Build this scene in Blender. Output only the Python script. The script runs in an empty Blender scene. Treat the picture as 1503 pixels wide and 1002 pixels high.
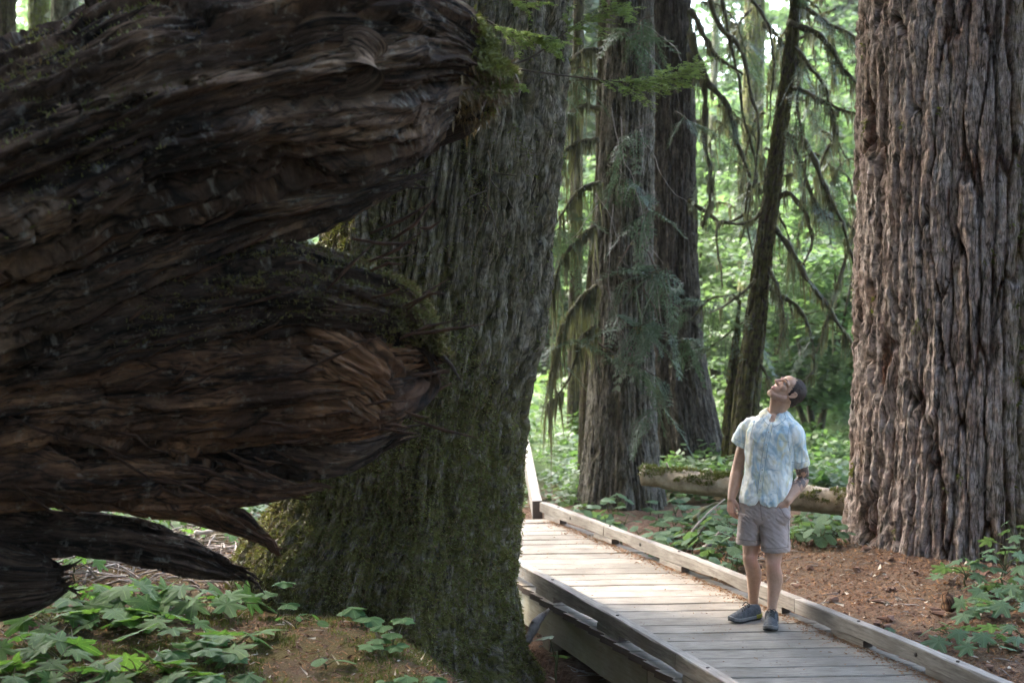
import bpy, math, random
import numpy as np
from mathutils import Vector, Matrix
R = math.radians
scene = bpy.context.scene
rng = np.random.default_rng(7)
random.seed(7)

# ------------------------------------------------------------------ camera, sky, sun, exposure
CAM_H = 2.3
F_PX = 1503 * 50.0 / 36.0
PITCH = math.atan((501 - 409) / F_PX)
cam_data = bpy.data.cameras.new('camera')
cam_data.lens = 50.0
cam_data.sensor_width = 36.0
cam_data.clip_start = 0.1
cam_data.clip_end = 2000.0
cam_data.dof.use_dof = True
cam_data.dof.focus_distance = 9.6
cam_data.dof.aperture_fstop = 2.0
cam = bpy.data.objects.new('camera', cam_data)
scene.collection.objects.link(cam)
cam.location = (0, 0, CAM_H)
cam.rotation_euler = (math.pi / 2 - PITCH, 0, 0)
scene.camera = cam

SUN_AZ, SUN_EL = R(-50), R(52)          # azimuth measured from +y towards +x
world = bpy.data.worlds.new('World')
scene.world = world
world.use_nodes = True
wn = world.node_tree
wn.nodes.clear()
w_out = wn.nodes.new('ShaderNodeOutputWorld')
w_bg = wn.nodes.new('ShaderNodeBackground')
w_sky = wn.nodes.new('ShaderNodeTexSky')
w_sky.sky_type = 'NISHITA'
w_sky.sun_disc = False
w_sky.sun_elevation = SUN_EL
w_sky.sun_rotation = SUN_AZ
w_sky.air_density = 1.0
w_sky.dust_density = 4.0
w_sky.ozone_density = 0.6
w_bg.inputs['Strength'].default_value = 0.15
wn.links.new(w_sky.outputs[0], w_bg.inputs[0])
wn.links.new(w_bg.outputs[0], w_out.inputs[0])

sun_data = bpy.data.lights.new('sun', 'SUN')
sun_data.energy = 0.8
sun_data.angle = R(80)
sun_data.color = (1.0, 0.93, 0.82)
sun = bpy.data.objects.new('sun', sun_data)
scene.collection.objects.link(sun)
S = Vector((math.sin(SUN_AZ) * math.cos(SUN_EL), math.cos(SUN_AZ) * math.cos(SUN_EL), math.sin(SUN_EL)))
sun.rotation_euler = (-S).to_track_quat('-Z', 'Y').to_euler()
sun.location = S * 60

scene.view_settings.view_transform = 'Standard'
scene.view_settings.look = 'None'
scene.view_settings.exposure = 4.42
scene.view_settings.gamma = 1.0
scene.view_settings.use_curve_mapping = False
scene.cycles.max_bounces = 8
scene.cycles.diffuse_bounces = 5
scene.cycles.transmission_bounces = 6
scene.cycles.transparent_max_bounces = 8
scene.cycles.use_denoising = True

# ------------------------------------------------------------------ geometry helpers
def at(px, py, Y):
    """world point seen at photo pixel (px, py) at depth Y"""
    dx = (px - 751.5) / F_PX
    dy = (501 - py) / F_PX
    d = np.array([dx, math.cos(PITCH) + dy * math.sin(PITCH), -math.sin(PITCH) + dy * math.cos(PITCH)])
    return np.array([0, 0, CAM_H]) + d * (Y / d[1])

def on_plane(px, py, z=0.0):
    dx = (px - 751.5) / F_PX
    dy = (501 - py) / F_PX
    d = np.array([dx, math.cos(PITCH) + dy * math.sin(PITCH), -math.sin(PITCH) + dy * math.cos(PITCH)])
    return np.array([0, 0, CAM_H]) + d * ((z - CAM_H) / d[2])

def ss(a, b, x):
    t = np.clip((np.asarray(x, float) - a) / (b - a), 0, 1)
    return t * t * (3 - 2 * t)

def _hash(ix, iy, iz, seed):
    h = (ix.astype(np.uint32) * np.uint32(374761393) + iy.astype(np.uint32) * np.uint32(668265263)
         + iz.astype(np.uint32) * np.uint32(2147483647) + np.uint32((seed * 974711 + 12345) & 0xffffffff))
    h = (h ^ (h >> np.uint32(13))) * np.uint32(1274126177)
    h = (h ^ (h >> np.uint32(15))) * np.uint32(2246822519)
    return h ^ (h >> np.uint32(16))

_G = np.random.default_rng(1).normal(size=(64, 3))
_G /= np.linalg.norm(_G, axis=1)[:, None]

def perlin(p, seed=0):
    p = np.asarray(p, float)
    i = np.floor(p).astype(np.int64)
    f = p - i
    u = f * f * f * (f * (f * 6 - 15) + 10)
    out = 0
    for dx in (0, 1):
        wx = u[:, 0] if dx else 1 - u[:, 0]
        for dy in (0, 1):
            wy = u[:, 1] if dy else 1 - u[:, 1]
            for dz in (0, 1):
                wz = u[:, 2] if dz else 1 - u[:, 2]
                g = _G[_hash(i[:, 0] + dx, i[:, 1] + dy, i[:, 2] + dz, seed) & np.uint32(63)]
                d = (f[:, 0] - dx) * g[:, 0] + (f[:, 1] - dy) * g[:, 1] + (f[:, 2] - dz) * g[:, 2]
                out = out + d * (wx * wy * wz)
    return out * 1.6

def fbm(p, octv=4, seed=0, gain=0.5):
    p = np.asarray(p, float)
    a, s, t = 1.0, 0, 0
    for k in range(octv):
        s = s + a * perlin(p * (2.03 ** k), seed + 17 * k)
        t += a
        a *= gain
    return s / t

def vor(x, y, seed=0):
    """2-D cellular noise: F1, F2 and a random value per cell"""
    ix, iy = np.floor(x).astype(np.int64), np.floor(y).astype(np.int64)
    f1 = np.full(x.shape, 9.0)
    f2 = np.full(x.shape, 9.0)
    idr = np.zeros(x.shape)
    for dx in (-1, 0, 1):
        for dy in (-1, 0, 1):
            h = _hash(ix + dx, iy + dy, np.zeros_like(ix), seed)
            jx = (h & np.uint32(0xffff)) / 65535.0
            jy = (h >> np.uint32(16)) / 65535.0
            d = np.hypot(ix + dx + jx - x, iy + dy + jy - y)
            n = d < f1
            f2 = np.where(n, f1, np.minimum(f2, d))
            idr = np.where(n, jx, idr)
            f1 = np.where(n, d, f1)
    return f1, f2, idr

def mesh(name, V, T=None, Q=None, uv=None, smooth=True, attrs=None, col=None):
    V = np.asarray(V, np.float32).reshape(-1, 3)
    me = bpy.data.meshes.new(name)
    T = np.zeros((0, 3), np.int32) if T is None else np.asarray(T, np.int32).reshape(-1, 3)
    Q = np.zeros((0, 4), np.int32) if Q is None else np.asarray(Q, np.int32).reshape(-1, 4)
    loops = np.concatenate([T.ravel(), Q.ravel()])
    starts = np.concatenate([np.arange(len(T)) * 3, len(T) * 3 + np.arange(len(Q)) * 4]).astype(np.int32)
    me.vertices.add(len(V))
    me.vertices.foreach_set('co', V.ravel())
    me.loops.add(len(loops))
    me.loops.foreach_set('vertex_index', loops)
    me.polygons.add(len(starts))
    me.polygons.foreach_set('loop_start', starts)
    me.update(calc_edges=True)
    me.polygons.foreach_set('use_smooth', np.full(len(starts), bool(smooth)))
    if uv is not None:
        lay = me.uv_layers.new(name='UVMap')
        lay.data.foreach_set('uv', np.asarray(uv, np.float32)[loops].ravel())
    for k, a in (attrs or {}).items():
        at_ = me.attributes.new(k, 'FLOAT', 'POINT')
        at_.data.foreach_set('value', np.asarray(a, np.float32))
    me.validate()
    return me

def obj(name, me, mat=None, parent=None, **props):
    o = bpy.data.objects.new(name, me)
    scene.collection.objects.link(o)
    if mat is not None and me is not None and len(me.materials) == 0:
        me.materials.append(mat)
    if parent is not None:
        o.parent = parent
    for k, v in props.items():
        o[k] = v
    return o

def thing(name, label, category, loc=(0, 0, 0), group=None, rotz=0.0):
    o = bpy.data.objects.new(name, None)
    scene.collection.objects.link(o)
    o.location = tuple(float(v) for v in loc)
    o.rotation_euler = (0, 0, rotz)
    o.empty_display_size = 0.1
    o['label'] = label
    o['category'] = category
    if group:
        o['group'] = group
    return o

def copy_tree(o, parent=None):
    c = o.copy()
    scene.collection.objects.link(c)
    if parent is not None:
        c.parent = parent
    for ch in list(o.children):
        copy_tree(ch, c)
    return c

class G:
    """collects pieces of geometry into one mesh"""
    def __init__(self):
        self.V, self.T, self.Q, self.U, self.n = [], [], [], [], 0
    def add(self, V, T=None, Q=None, U=None):
        V = np.asarray(V, float).reshape(-1, 3)
        if T is not None and len(T):
            self.T.append(np.asarray(T).reshape(-1, 3) + self.n)
        if Q is not None and len(Q):
            self.Q.append(np.asarray(Q).reshape(-1, 4) + self.n)
        self.V.append(V)
        self.U.append(np.zeros((len(V), 2)) if U is None else np.asarray(U, float))
        self.n += len(V)
        return self
    def mesh(self, name, smooth=True, off=None):
        V = np.concatenate(self.V)
        if off is not None:
            V = V - np.asarray(off)
        return mesh(name, V, np.concatenate(self.T) if self.T else None, np.concatenate(self.Q) if self.Q else None,
                    np.concatenate(self.U), smooth)

def grid_quads(nr, nc, close=False):
    r = np.arange(nr - 1)[:, None]
    c = np.arange(nc if close else nc - 1)[None, :]
    c2 = (c + 1) % nc
    return np.stack([r * nc + c, r * nc + c2, (r + 1) * nc + c2, (r + 1) * nc + c], -1).reshape(-1, 4)

def smooth_path(P, n):
    """Catmull-Rom through the rows of P (any number of columns)"""
    P = np.asarray(P, float)
    A = np.vstack([2 * P[0] - P[1], P, 2 * P[-1] - P[-2]])
    t = np.linspace(0, len(P) - 1 - 1e-9, n)
    i = t.astype(int)
    f = (t - i)[:, None]
    a, b, c, d = A[i], A[i + 1], A[i + 2], A[i + 3]
    return 0.5 * (2 * b + (c - a) * f + (2 * a - 5 * b + 4 * c - d) * f ** 2 + (3 * b - a - 3 * c + d) * f ** 3)

def frames(P):
    Tn = np.gradient(P, axis=0)
    Tn /= np.linalg.norm(Tn, axis=1)[:, None] + 1e-12
    ref = np.array([0.0, 0, 1]) if abs(Tn[:, 2]).mean() < 0.8 else np.array([1.0, 0, 0])
    A = np.cross(Tn, ref)
    A /= np.linalg.norm(A, axis=1)[:, None] + 1e-12
    B = np.cross(A, Tn)
    return Tn, A, B

def tube(P, r, k=6, cap=True):
    P = np.asarray(P, float)
    r = np.broadcast_to(np.asarray(r, float), (len(P),))
    _, A, B = frames(P)
    th = np.linspace(0, 2 * math.pi, k, endpoint=False)
    V = P[:, None] + r[:, None, None] * (np.cos(th)[None, :, None] * A[:, None] + np.sin(th)[None, :, None] * B[:, None])
    V = V.reshape(-1, 3)
    s = np.concatenate([[0], np.cumsum(np.linalg.norm(np.diff(P, axis=0), axis=1))])
    U = np.stack([np.broadcast_to(th * r.mean(), (len(P), k)), np.broadcast_to(s[:, None], (len(P), k))], -1).reshape(-1, 2)
    Q = grid_quads(len(P), k, True)
    T = []
    if cap:
        V = np.vstack([V, P[0], P[-1]])
        U = np.vstack([U, [0, 0], [0, s[-1]]])
        n = len(P) * k
        for j in range(k):
            T.append((n, (j + 1) % k, j))
            T.append((n + 1, n - k + j, n - k + (j + 1) % k))
    return V, T, Q, U

def box_v(x0, x1, y0, y1, z0, z1, ch=0.0):
    """box with chamfered long top edges, along x"""
    if ch:
        prof = [(y0, z0), (y1, z0), (y1, z1 - ch), (y1 - ch, z1), (y0 + ch, z1), (y0, z1 - ch)]
    else:
        prof = [(y0, z0), (y1, z0), (y1, z1), (y0, z1)]
    k = len(prof)
    V = [(x, y, z) for x in (x0, x1) for (y, z) in prof]
    Q = [(j, k + j, k + (j + 1) % k, (j + 1) % k) for j in range(k)]
    T = []
    for j in range(1, k - 1):
        T.append((0, j, j + 1))
        T.append((k, k + j + 1, k + j))
    return V, T, Q

# ------------------------------------------------------------------ material helper
class M:
    def __init__(self, name):
        self.m = bpy.data.materials.new(name)
        self.m.use_nodes = True
        self.t = self.m.node_tree
        self.t.nodes.clear()
        self.out = self.t.nodes.new('ShaderNodeOutputMaterial')
    def n(self, typ, **kw):
        nd = self.t.nodes.new('ShaderNode' + typ)
        for k, v in kw.items():
            setattr(nd, k, v)
        return nd
    def link(self, a, b):
        self.t.links.new(a, b)
    def set(self, sock, v):
        if isinstance(v, bpy.types.NodeSocket):
            self.link(v, sock)
        elif isinstance(v, (tuple, list)) and len(v) == 3 and sock.type == 'RGBA':
            sock.default_value = (*v, 1)
        else:
            sock.default_value = v
    def coord(self, kind='Object'):
        return self.n('TexCoord').outputs[kind]
    def uv(self):
        return self.n('TexCoord').outputs['UV']
    def rand(self):
        return self.n('ObjectInfo').outputs['Random']
    def attr(self, name):
        return self.n('Attribute', attribute_name=name).outputs['Fac']
    def mapv(self, vec, scale=(1, 1, 1), loc=(0, 0, 0)):
        nd = self.n('Mapping')
        self.set(nd.inputs['Vector'], vec)
        nd.inputs['Scale'].default_value = scale
        self.set(nd.inputs['Location'], loc)
        return nd.outputs[0]
    def noise(self, vec, scale, detail=5, rough=0.55, dist=0.0):
        nd = self.n('TexNoise')
        self.set(nd.inputs['Vector'], vec)
        nd.inputs['Scale'].default_value = scale
        nd.inputs['Detail'].default_value = detail
        nd.inputs['Roughness'].default_value = rough
        nd.inputs['Distortion'].default_value = dist
        return nd.outputs['Fac']
    def ramp(self, fac, stops):
        nd = self.n('ValToRGB')
        self.set(nd.inputs[0], fac)
        e = nd.color_ramp.elements
        while len(e) < len(stops):
            e.new(0.5)
        for el, (p, c) in zip(e, stops):
            el.position = p
            el.color = (*c, 1) if isinstance(c, tuple) else (c, c, c, 1)
        return nd.outputs[0]
    def mix(self, fac, a, b, mode='MIX'):
        nd = self.n('MixRGB', blend_type=mode)
        self.set(nd.inputs[0], fac)
        self.set(nd.inputs[1], a)
        self.set(nd.inputs[2], b)
        return nd.outputs[0]
    def math(self, op, a, b=0.0):
        nd = self.n('Math', operation=op)
        self.set(nd.inputs[0], a)
        self.set(nd.inputs[1], b)
        return nd.outputs[0]
    def comb(self, x=0.0, y=0.0, z=0.0):
        nd = self.n('CombineXYZ')
        for i, v in enumerate((x, y, z)):
            self.set(nd.inputs[i], v)
        return nd.outputs[0]
    def bump(self, h, strength=0.5, dist=0.01):
        nd = self.n('Bump')
        self.set(nd.inputs['Height'], h)
        nd.inputs['Strength'].default_value = strength
        nd.inputs['Distance'].default_value = dist
        return nd.outputs[0]
    def done(self, color, rough=0.8, normal=None, spec=0.3, transl=None, tcolor=None):
        b = self.n('BsdfPrincipled')
        self.set(b.inputs['Base Color'], color)
        self.set(b.inputs['Roughness'], rough)
        b.inputs['Specular IOR Level'].default_value = spec
        if normal is not None:
            self.link(normal, b.inputs['Normal'])
        s = b.outputs[0]
        if transl:
            tr = self.n('BsdfTranslucent')
            self.set(tr.inputs[0], tcolor if tcolor is not None else color)
            mx = self.n('MixShader')
            mx.inputs[0].default_value = transl
            self.link(s, mx.inputs[1])
            self.link(tr.outputs[0], mx.inputs[2])
            s = mx.outputs[0]
        self.link(s, self.out.inputs[0])
        return self.m

# ------------------------------------------------------------------ materials
def m_bark(name, outer, inner, light, moss, moss_amt, fine=60.0):
    m = M(name)
    uv = m.uv()
    h = m.attr('h')
    ms = m.attr('moss')
    g1 = m.noise(m.mapv(uv, (1, 0.22, 1)), fine, 6, 0.65, 0.4)
    g2 = m.noise(m.mapv(uv, (1, 0.35, 1)), 9, 4, 0.6)
    g3 = m.noise(uv, 2.1, 3, 0.6)
    c = m.mix(m.ramp(h, [(0.3, 0.0), (0.72, 1.0)]), inner, outer)
    c = m.mix(m.ramp(g2, [(0.42, 0.0), (0.68, 0.85)]), c, light)
    c = m.mix(m.ramp(g3, [(0.45, 0.0), (0.65, 0.4)]), c, inner)
    c = m.mix(0.75, c, m.ramp(g1, [(0.25, 0.35), (0.5, 1.0), (0.75, 1.45)]), 'MULTIPLY')
    for sc_, wd_, lo_ in ((fine * 0.26, 0.035, 0.22), (fine * 0.75, 0.05, 0.45)):
        nn = m.noise(m.mapv(uv, (1, 0.11, 1)), sc_, 3, 0.55, 0.5)
        cr = m.math('ABSOLUTE', m.math('SUBTRACT', nn, 0.5))
        c = m.mix(1.0, c, m.ramp(cr, [(0.0, lo_), (wd_, 1.08)]), 'MULTIPLY')     # hairline fissures
    mk = m.math('MULTIPLY', m.ramp(m.noise(uv, 14, 5, 0.65), [(0.38, 0.0), (0.55, 1.0)]), ms)
    c = m.mix(m.math('MULTIPLY', mk, moss_amt), c, m.mix(m.noise(uv, 35, 3), moss[0], moss[1]))
    g4 = m.noise(m.mapv(uv, (1, 0.5, 1)), fine * 0.55, 5, 0.7, 0.8)
    c = m.mix(0.6, c, m.ramp(g4, [(0.36, 0.35), (0.5, 1.0), (0.64, 1.5)]), 'MULTIPLY')
    return m.done(c, 0.9, m.bump(m.math('ADD', g1, g4), 1.0, 0.02), 0.15)

def m_wood(name, cols, rough=0.85):
    """rotten wood with grain running along v"""
    m = M(name)
    uv = m.uv()
    w = m.noise(uv, 1.3, 3, 0.5)
    uvw = m.n('VectorMath', operation='ADD')
    m.link(uv, uvw.inputs[0])
    m.link(m.comb(m.math('MULTIPLY', w, 0.16), 0.0, 0.0), uvw.inputs[1])
    v = uvw.outputs[0]
    g1 = m.noise(m.mapv(v, (1, 0.09, 1)), 20, 6, 0.68, 0.3)
    g2 = m.noise(m.mapv(v, (1, 0.16, 1)), 7, 5, 0.62, 0.6)
    g3 = m.noise(uv, 1.7, 4, 0.6, 0.4)
    c = m.ramp(g2, [(0.28, cols[0]), (0.46, cols[1]), (0.6, cols[2]), (0.8, cols[3])])
    c = m.mix(m.ramp(g3, [(0.4, 0.0), (0.62, 0.8)]), c, cols[0])
    c = m.mix(0.8, c, m.ramp(g1, [(0.3, 0.3), (0.5, 1.0), (0.72, 1.6)]), 'MULTIPLY')
    for sc_, wd_, lo_ in ((6, 0.02, 0.05), (18, 0.025, 0.25)):
        nn = m.noise(m.mapv(v, (1, 0.10, 1)), sc_, 4, 0.6, 0.3)
        c = m.mix(1.0, c, m.ramp(m.math('ABSOLUTE', m.math('SUBTRACT', nn, 0.5)), [(0.0, lo_), (wd_, 1.05)]), 'MULTIPLY')   # drying cracks
    gl = m.noise(m.mapv(uv, (1, 0.6, 1)), 22, 5, 0.7)
    c = m.mix(m.ramp(gl, [(0.56, 0.0), (0.68, 0.7)]), c, cols[4])
    g5 = m.noise(m.mapv(v, (1, 0.2, 1)), 62, 6, 0.75)
    c = m.mix(0.65, c, m.ramp(g5, [(0.34, 0.35), (0.5, 1.0), (0.66, 1.6)]), 'MULTIPLY')
    hgt = m.math('ADD', m.math('ADD', g1, m.math('MULTIPLY', g2, 2.0)), m.math('MULTIPLY', g5, 0.6))
    return m.done(c, rough, m.bump(hgt, 1.0, 0.035), 0.2)

def m_leaf(name, a, b, transl=0.35, rough=0.6, scale=18.0, tboost=1.6, spec=0.1):
    m = M(name)
    o = m.coord()
    c = m.mix(m.rand(), a, b)
    nz = m.noise(o, scale, 3)
    c = m.mix(m.ramp(nz, [(0.3, 0.0), (0.7, 0.5)]), c, tuple(x * 0.65 for x in a))
    sx = m.n('SeparateXYZ')
    m.link(o, sx.inputs[0])
    ang = m.math('ARCTAN2', sx.outputs[0], sx.outputs[1])
    vn = m.math('ABSOLUTE', m.math('SINE', m.math('MULTIPLY', ang, 3.46)))
    c = m.mix(m.ramp(vn, [(0.0, 0.5), (0.16, 0.0)]), c, tuple(x * 1.9 for x in b))        # ribs
    c = m.mix(m.ramp(m.noise(o, 5.5, 4, 0.7), [(0.66, 0.0), (0.72, 0.6)]), c, (0.14, 0.10, 0.04))   # spots
    t = m.mix(1.0, c, (tboost * 1.25, tboost * 1.3, tboost * 0.6), 'MULTIPLY')
    return m.done(c, rough, m.bump(nz, 0.25, 0.01), spec, transl, t)

def m_foliage(name, a, b, transl=0.4, scale=1.2):
    """leaves of a whole crown: colour varies clump by clump and leaf by leaf"""
    m = M(name)
    o = m.coord()
    n1 = m.noise(o, scale, 3)
    n2 = m.noise(o, 9.0, 2)
    c = m.mix(m.ramp(n1, [(0.3, 0.0), (0.7, 1.0)]), a, b)
    c = m.mix(m.ramp(n2, [(0.35, 0.0), (0.7, 0.6)]), c, tuple(x * 0.55 for x in a))
    c = m.mix(m.math('MULTIPLY', m.rand(), 0.5), c, tuple(x * 0.8 for x in b))
    t = m.mix(1.0, c, (1.5, 1.65, 1.0), 'MULTIPLY')
    return m.done(c, 0.5, None, 0.3, transl, t)

def m_plain(name, a, b, scale=20.0, rough=0.85, bump=0.3, detail=5, spec=0.25, stretch=(1, 1, 1)):
    m = M(name)
    o = m.mapv(m.coord(), stretch)
    nz = m.noise(o, scale, detail, 0.6)
    c = m.mix(m.ramp(nz, [(0.3, 0.0), (0.7, 1.0)]), a, b)
    return m.done(c, rough, m.bump(nz, bump, 0.01), spec)

def m_board(name, base, dark, light, grain=(2.2, 26, 26), algae=None, paint=None):
    m = M(name)
    o = m.coord()
    r = m.rand()
    off = m.comb(m.math('MULTIPLY', r, 37.0), m.math('MULTIPLY', r, 11.0), 0.0)
    v = m.mapv(o, (1, 1, 1), off)
    g1 = m.noise(m.mapv(v, grain), 3.2, 6, 0.65, 0.3)
    g2 = m.noise(v, 2.2, 4, 0.6)
    g3 = m.noise(m.mapv(v, (1, 3, 3)), 11, 3)
    c = m.ramp(g1, [(0.28, dark), (0.48, base), (0.7, light)])
    c = m.mix(m.ramp(g2, [(0.40, 0.0), (0.66, 0.7)]), c, dark)
    c = m.mix(m.ramp(g3, [(0.62, 0.0), (0.72, 0.35)]), c, dark)
    tint = m.mix(r, (0.84, 0.83, 0.8), (1.1, 1.08, 1.05))
    c = m.mix(1.0, c, tint, 'MULTIPLY')
    sp = m.n('SeparateXYZ')
    m.link(m.coord('Normal'), sp.inputs[0])
    c = m.mix(m.ramp(m.math('ABSOLUTE', sp.outputs[0]), [(0.6, 0.0), (0.75, 0.85)]), c, (0.085, 0.062, 0.048))   # end grain
    if algae:
        c = m.mix(m.ramp(m.noise(v, 3.3, 5, 0.65), [(0.42, 0.0), (0.62, 0.8)]), c, algae)
    if paint:
        c = m.mix(m.math('MULTIPLY', m.attr('paint'), m.ramp(m.noise(o, 17, 4), [(0.45, 0.0), (0.5, 0.9)])), c, paint)
    return m.done(c, 0.85, m.bump(g1, 0.5, 0.006), 0.2)

MAT = dict(
    fir=m_bark('fir_bark', (0.28, 0.218, 0.19), (0.11, 0.050, 0.034), (0.41, 0.36, 0.335), ((0.085, 0.082, 0.02), (0.2, 0.17, 0.045)), 1.0, 55),
    giant=m_bark('old_bark', (0.145, 0.123, 0.088), (0.032, 0.024, 0.015), (0.29, 0.262, 0.215), ((0.045, 0.047, 0.013), (0.13, 0.118, 0.032)), 1.0, 70),
    cedar=m_bark('cedar_bark', (0.066, 0.054, 0.042), (0.034, 0.024, 0.018), (0.125, 0.105, 0.085), ((0.04, 0.045, 0.018), (0.09, 0.09, 0.03)), 0.6, 70),
    cedar_pale=m_bark('cedar_bark_pale', (0.112, 0.10, 0.084), (0.05, 0.038, 0.028), (0.19, 0.178, 0.15), ((0.045, 0.05, 0.02), (0.11, 0.105, 0.036)), 0.7, 70),
    slim=m_bark('slim_bark', (0.06, 0.045, 0.036), (0.035, 0.022, 0.018), (0.10, 0.09, 0.06), ((0.05, 0.055, 0.015), (0.12, 0.12, 0.03)), 0.9, 60),
    pale=m_bark('pale_bark', (0.16, 0.15, 0.12), (0.08, 0.07, 0.05), (0.22, 0.22, 0.17), ((0.09, 0.11, 0.03), (0.16, 0.17, 0.05)), 1.0, 40),
    rot=m_wood('rotten_wood', [(0.010, 0.006, 0.004), (0.07, 0.042, 0.025), (0.155, 0.10, 0.06), (0.25, 0.18, 0.115), (0.21, 0.20, 0.165)]),
    rot_warm=m_wood('rotten_wood_warm', [(0.018, 0.009, 0.006), (0.115, 0.058, 0.028), (0.24, 0.128, 0.064), (0.31, 0.185, 0.10), (0.2, 0.17, 0.13)]),
    rot_dark=m_wood('rotten_wood_dark', [(0.014, 0.009, 0.007), (0.062, 0.040, 0.027), (0.12, 0.08, 0.055), (0.18, 0.14, 0.105), (0.2, 0.195, 0.165)]),
    knot=m_wood('knot_wood', [(0.05, 0.03, 0.02), (0.13, 0.085, 0.055), (0.20, 0.14, 0.09), (0.25, 0.18, 0.12), (0.2, 0.17, 0.12)]),
    moss=m_foliage('moss', (0.07, 0.082, 0.018), (0.17, 0.168, 0.042), 0.25, 3.0),
    moss_dark=m_foliage('moss_dark', (0.06, 0.066, 0.02), (0.16, 0.14, 0.04), 0.2, 4.0),
    moss_brown=m_foliage('moss_brown', (0.07, 0.048, 0.024), (0.17, 0.115, 0.05), 0.15, 4.0),
    hang=m_foliage('hanging_moss', (0.055, 0.056, 0.03), (0.125, 0.12, 0.066), 0.35, 2.0),
    twig=m_plain('twig_bark', (0.045, 0.032, 0.024), (0.11, 0.085, 0.06), 30),
    branch=m_plain('mossy_branch', (0.03, 0.024, 0.018), (0.075, 0.07, 0.03), 14),
    deadwood=m_plain('dead_twig', (0.26, 0.23, 0.20), (0.42, 0.39, 0.35), 30),
    stick=m_plain('stick_wood', (0.15, 0.12, 0.10), (0.34, 0.30, 0.27), 18),
    leaf_maple=m_leaf('broad_leaf', (0.05, 0.11, 0.036), (0.09, 0.165, 0.05), 0.4),
    leaf_cool=m_leaf('ground_leaf', (0.075, 0.125, 0.07), (0.10, 0.16, 0.085), 0.3),
    leaf_van=m_leaf('fan_leaf', (0.06, 0.125, 0.05), (0.085, 0.155, 0.07), 0.35),
    stem=m_plain('plant_stem', (0.06, 0.08, 0.03), (0.12, 0.11, 0.05), 20),
    fol=m_foliage('maple_foliage', (0.068, 0.118, 0.052), (0.12, 0.18, 0.088), 0.5, 0.6),
    fol_dark=m_foliage('conifer_foliage', (0.028, 0.05, 0.026), (0.06, 0.09, 0.045), 0.3, 0.8),
    under=m_foliage('undergrowth', (0.062, 0.118, 0.04), (0.115, 0.185, 0.065), 0.45, 0.5),
    frond=m_foliage('cedar_frond', (0.045, 0.075, 0.042), (0.085, 0.122, 0.07), 0.25, 3.0),
    needle=m_foliage('hemlock_needles', (0.16, 0.22, 0.065), (0.24, 0.30, 0.10), 0.4, 5.0),
    board=m_board('deck_board', (0.29, 0.262, 0.22), (0.145, 0.125, 0.10), (0.38, 0.35, 0.305)),
    kerb=m_board('kerb_wood', (0.31, 0.285, 0.25), (0.16, 0.14, 0.12), (0.42, 0.395, 0.355), (2.0, 22, 22), None, (0.38, 0.52, 0.56)),
    stringer=m_board('stringer_wood', (0.42, 0.395, 0.31), (0.28, 0.255, 0.19), (0.5, 0.48, 0.39), (1.8, 16, 16), (0.29, 0.28, 0.19), (0.40, 0.60, 0.68)),
    iron=m_plain('rusty_iron', (0.03, 0.025, 0.022), (0.07, 0.05, 0.04), 60, 0.6),
    litter=m_plain('needle_litter', (0.15, 0.072, 0.036), (0.36, 0.20, 0.10), 9, 0.9),
    litter_dark=m_plain('bark_litter', (0.10, 0.058, 0.04), (0.20, 0.12, 0.085), 7, 0.9),
    chip=m_plain('pale_chip', (0.36, 0.30, 0.23), (0.5, 0.45, 0.36), 9, 0.9),
)
# ------------------------------------------------------------------ boardwalk plan (from the photograph's kerb lines)
KZ = 0.145
RP = [on_plane(px, py, KZ)[:2] for px, py in
      [(1492, 1002), (1353, 944), (1220, 892), (1050, 826), (900, 771), (803, 736)]]
LP = [on_plane(px, py, KZ)[:2] for px, py in [(1087, 1002), (960, 928), (905, 897), (791, 835), (761, 819)]]
RP = [RP[0] + (RP[0] - RP[1]) * 1.6] + RP
LP = [LP[0] + (LP[0] - LP[1]) * 2.0] + LP + [np.array([-1.05, 13.75])]
RP, LP = np.array(RP), np.array(LP)
def RX(y): return np.interp(y, RP[:, 1], RP[:, 0])      # outer edge of the far kerb
def LX(y): return np.interp(y, LP[:, 1], LP[:, 0])      # inner edge of the near kerb

def ground_z(x, y):
    x = np.asarray(x, float)
    y = np.asarray(y, float)
    sl = LX(np.clip(y, 4, 13.7)) - x - 0.1
    sr = x - RX(np.clip(y, 4, 13.6))
    near = 1 - ss(12.0, 14.5, y)
    left = -0.50 + 0.60 * ss(0.45, 1.7, sl) + 0.07 * ss(1.5, 3.0, sl) - 0.12 * ss(10.2, 12.5, y)
    left = left + 0.10 * np.exp(-(((x + 1.05) / 0.5) ** 2 + ((y - 8.3) / 0.6) ** 2))
    right = -0.05 + 0.10 * ss(-0.05, 0.5, sr) + 0.10 * ss(0.4, 1.6, sr) - 0.17 * ss(11.2, 13.0, y)
    mid = -0.42
    z = np.where(sl > 0.0, left, mid)
    z = np.where(sl > 0.0, z, mid + (right - mid) * ss(-0.25, 0.02, sr))
    z = -0.1 + (z + 0.1) * np.where(sl > 0, 1.0 - ss(12.0, 14.5, y), near)
    p = np.stack([x.ravel(), y.ravel(), np.zeros(x.size)], 1)
    n = fbm(p * 1.3, 3, 5).reshape(x.shape) * 0.07 + fbm(p * 9, 3, 8).reshape(x.shape) * 0.022
    far = ss(20, 70, np.hypot(x, y))
    return z + n * (0.6 + far * 4)

def gz(x, y):
    return float(ground_z(np.array([x]), np.array([y]))[0])

def axis(lo, hi, d, far):
    c = np.arange(lo, hi, d)
    o = np.geomspace(d * 1.5, far, 34)
    return np.concatenate([lo - o[::-1], c, c[-1] + o])

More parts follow.
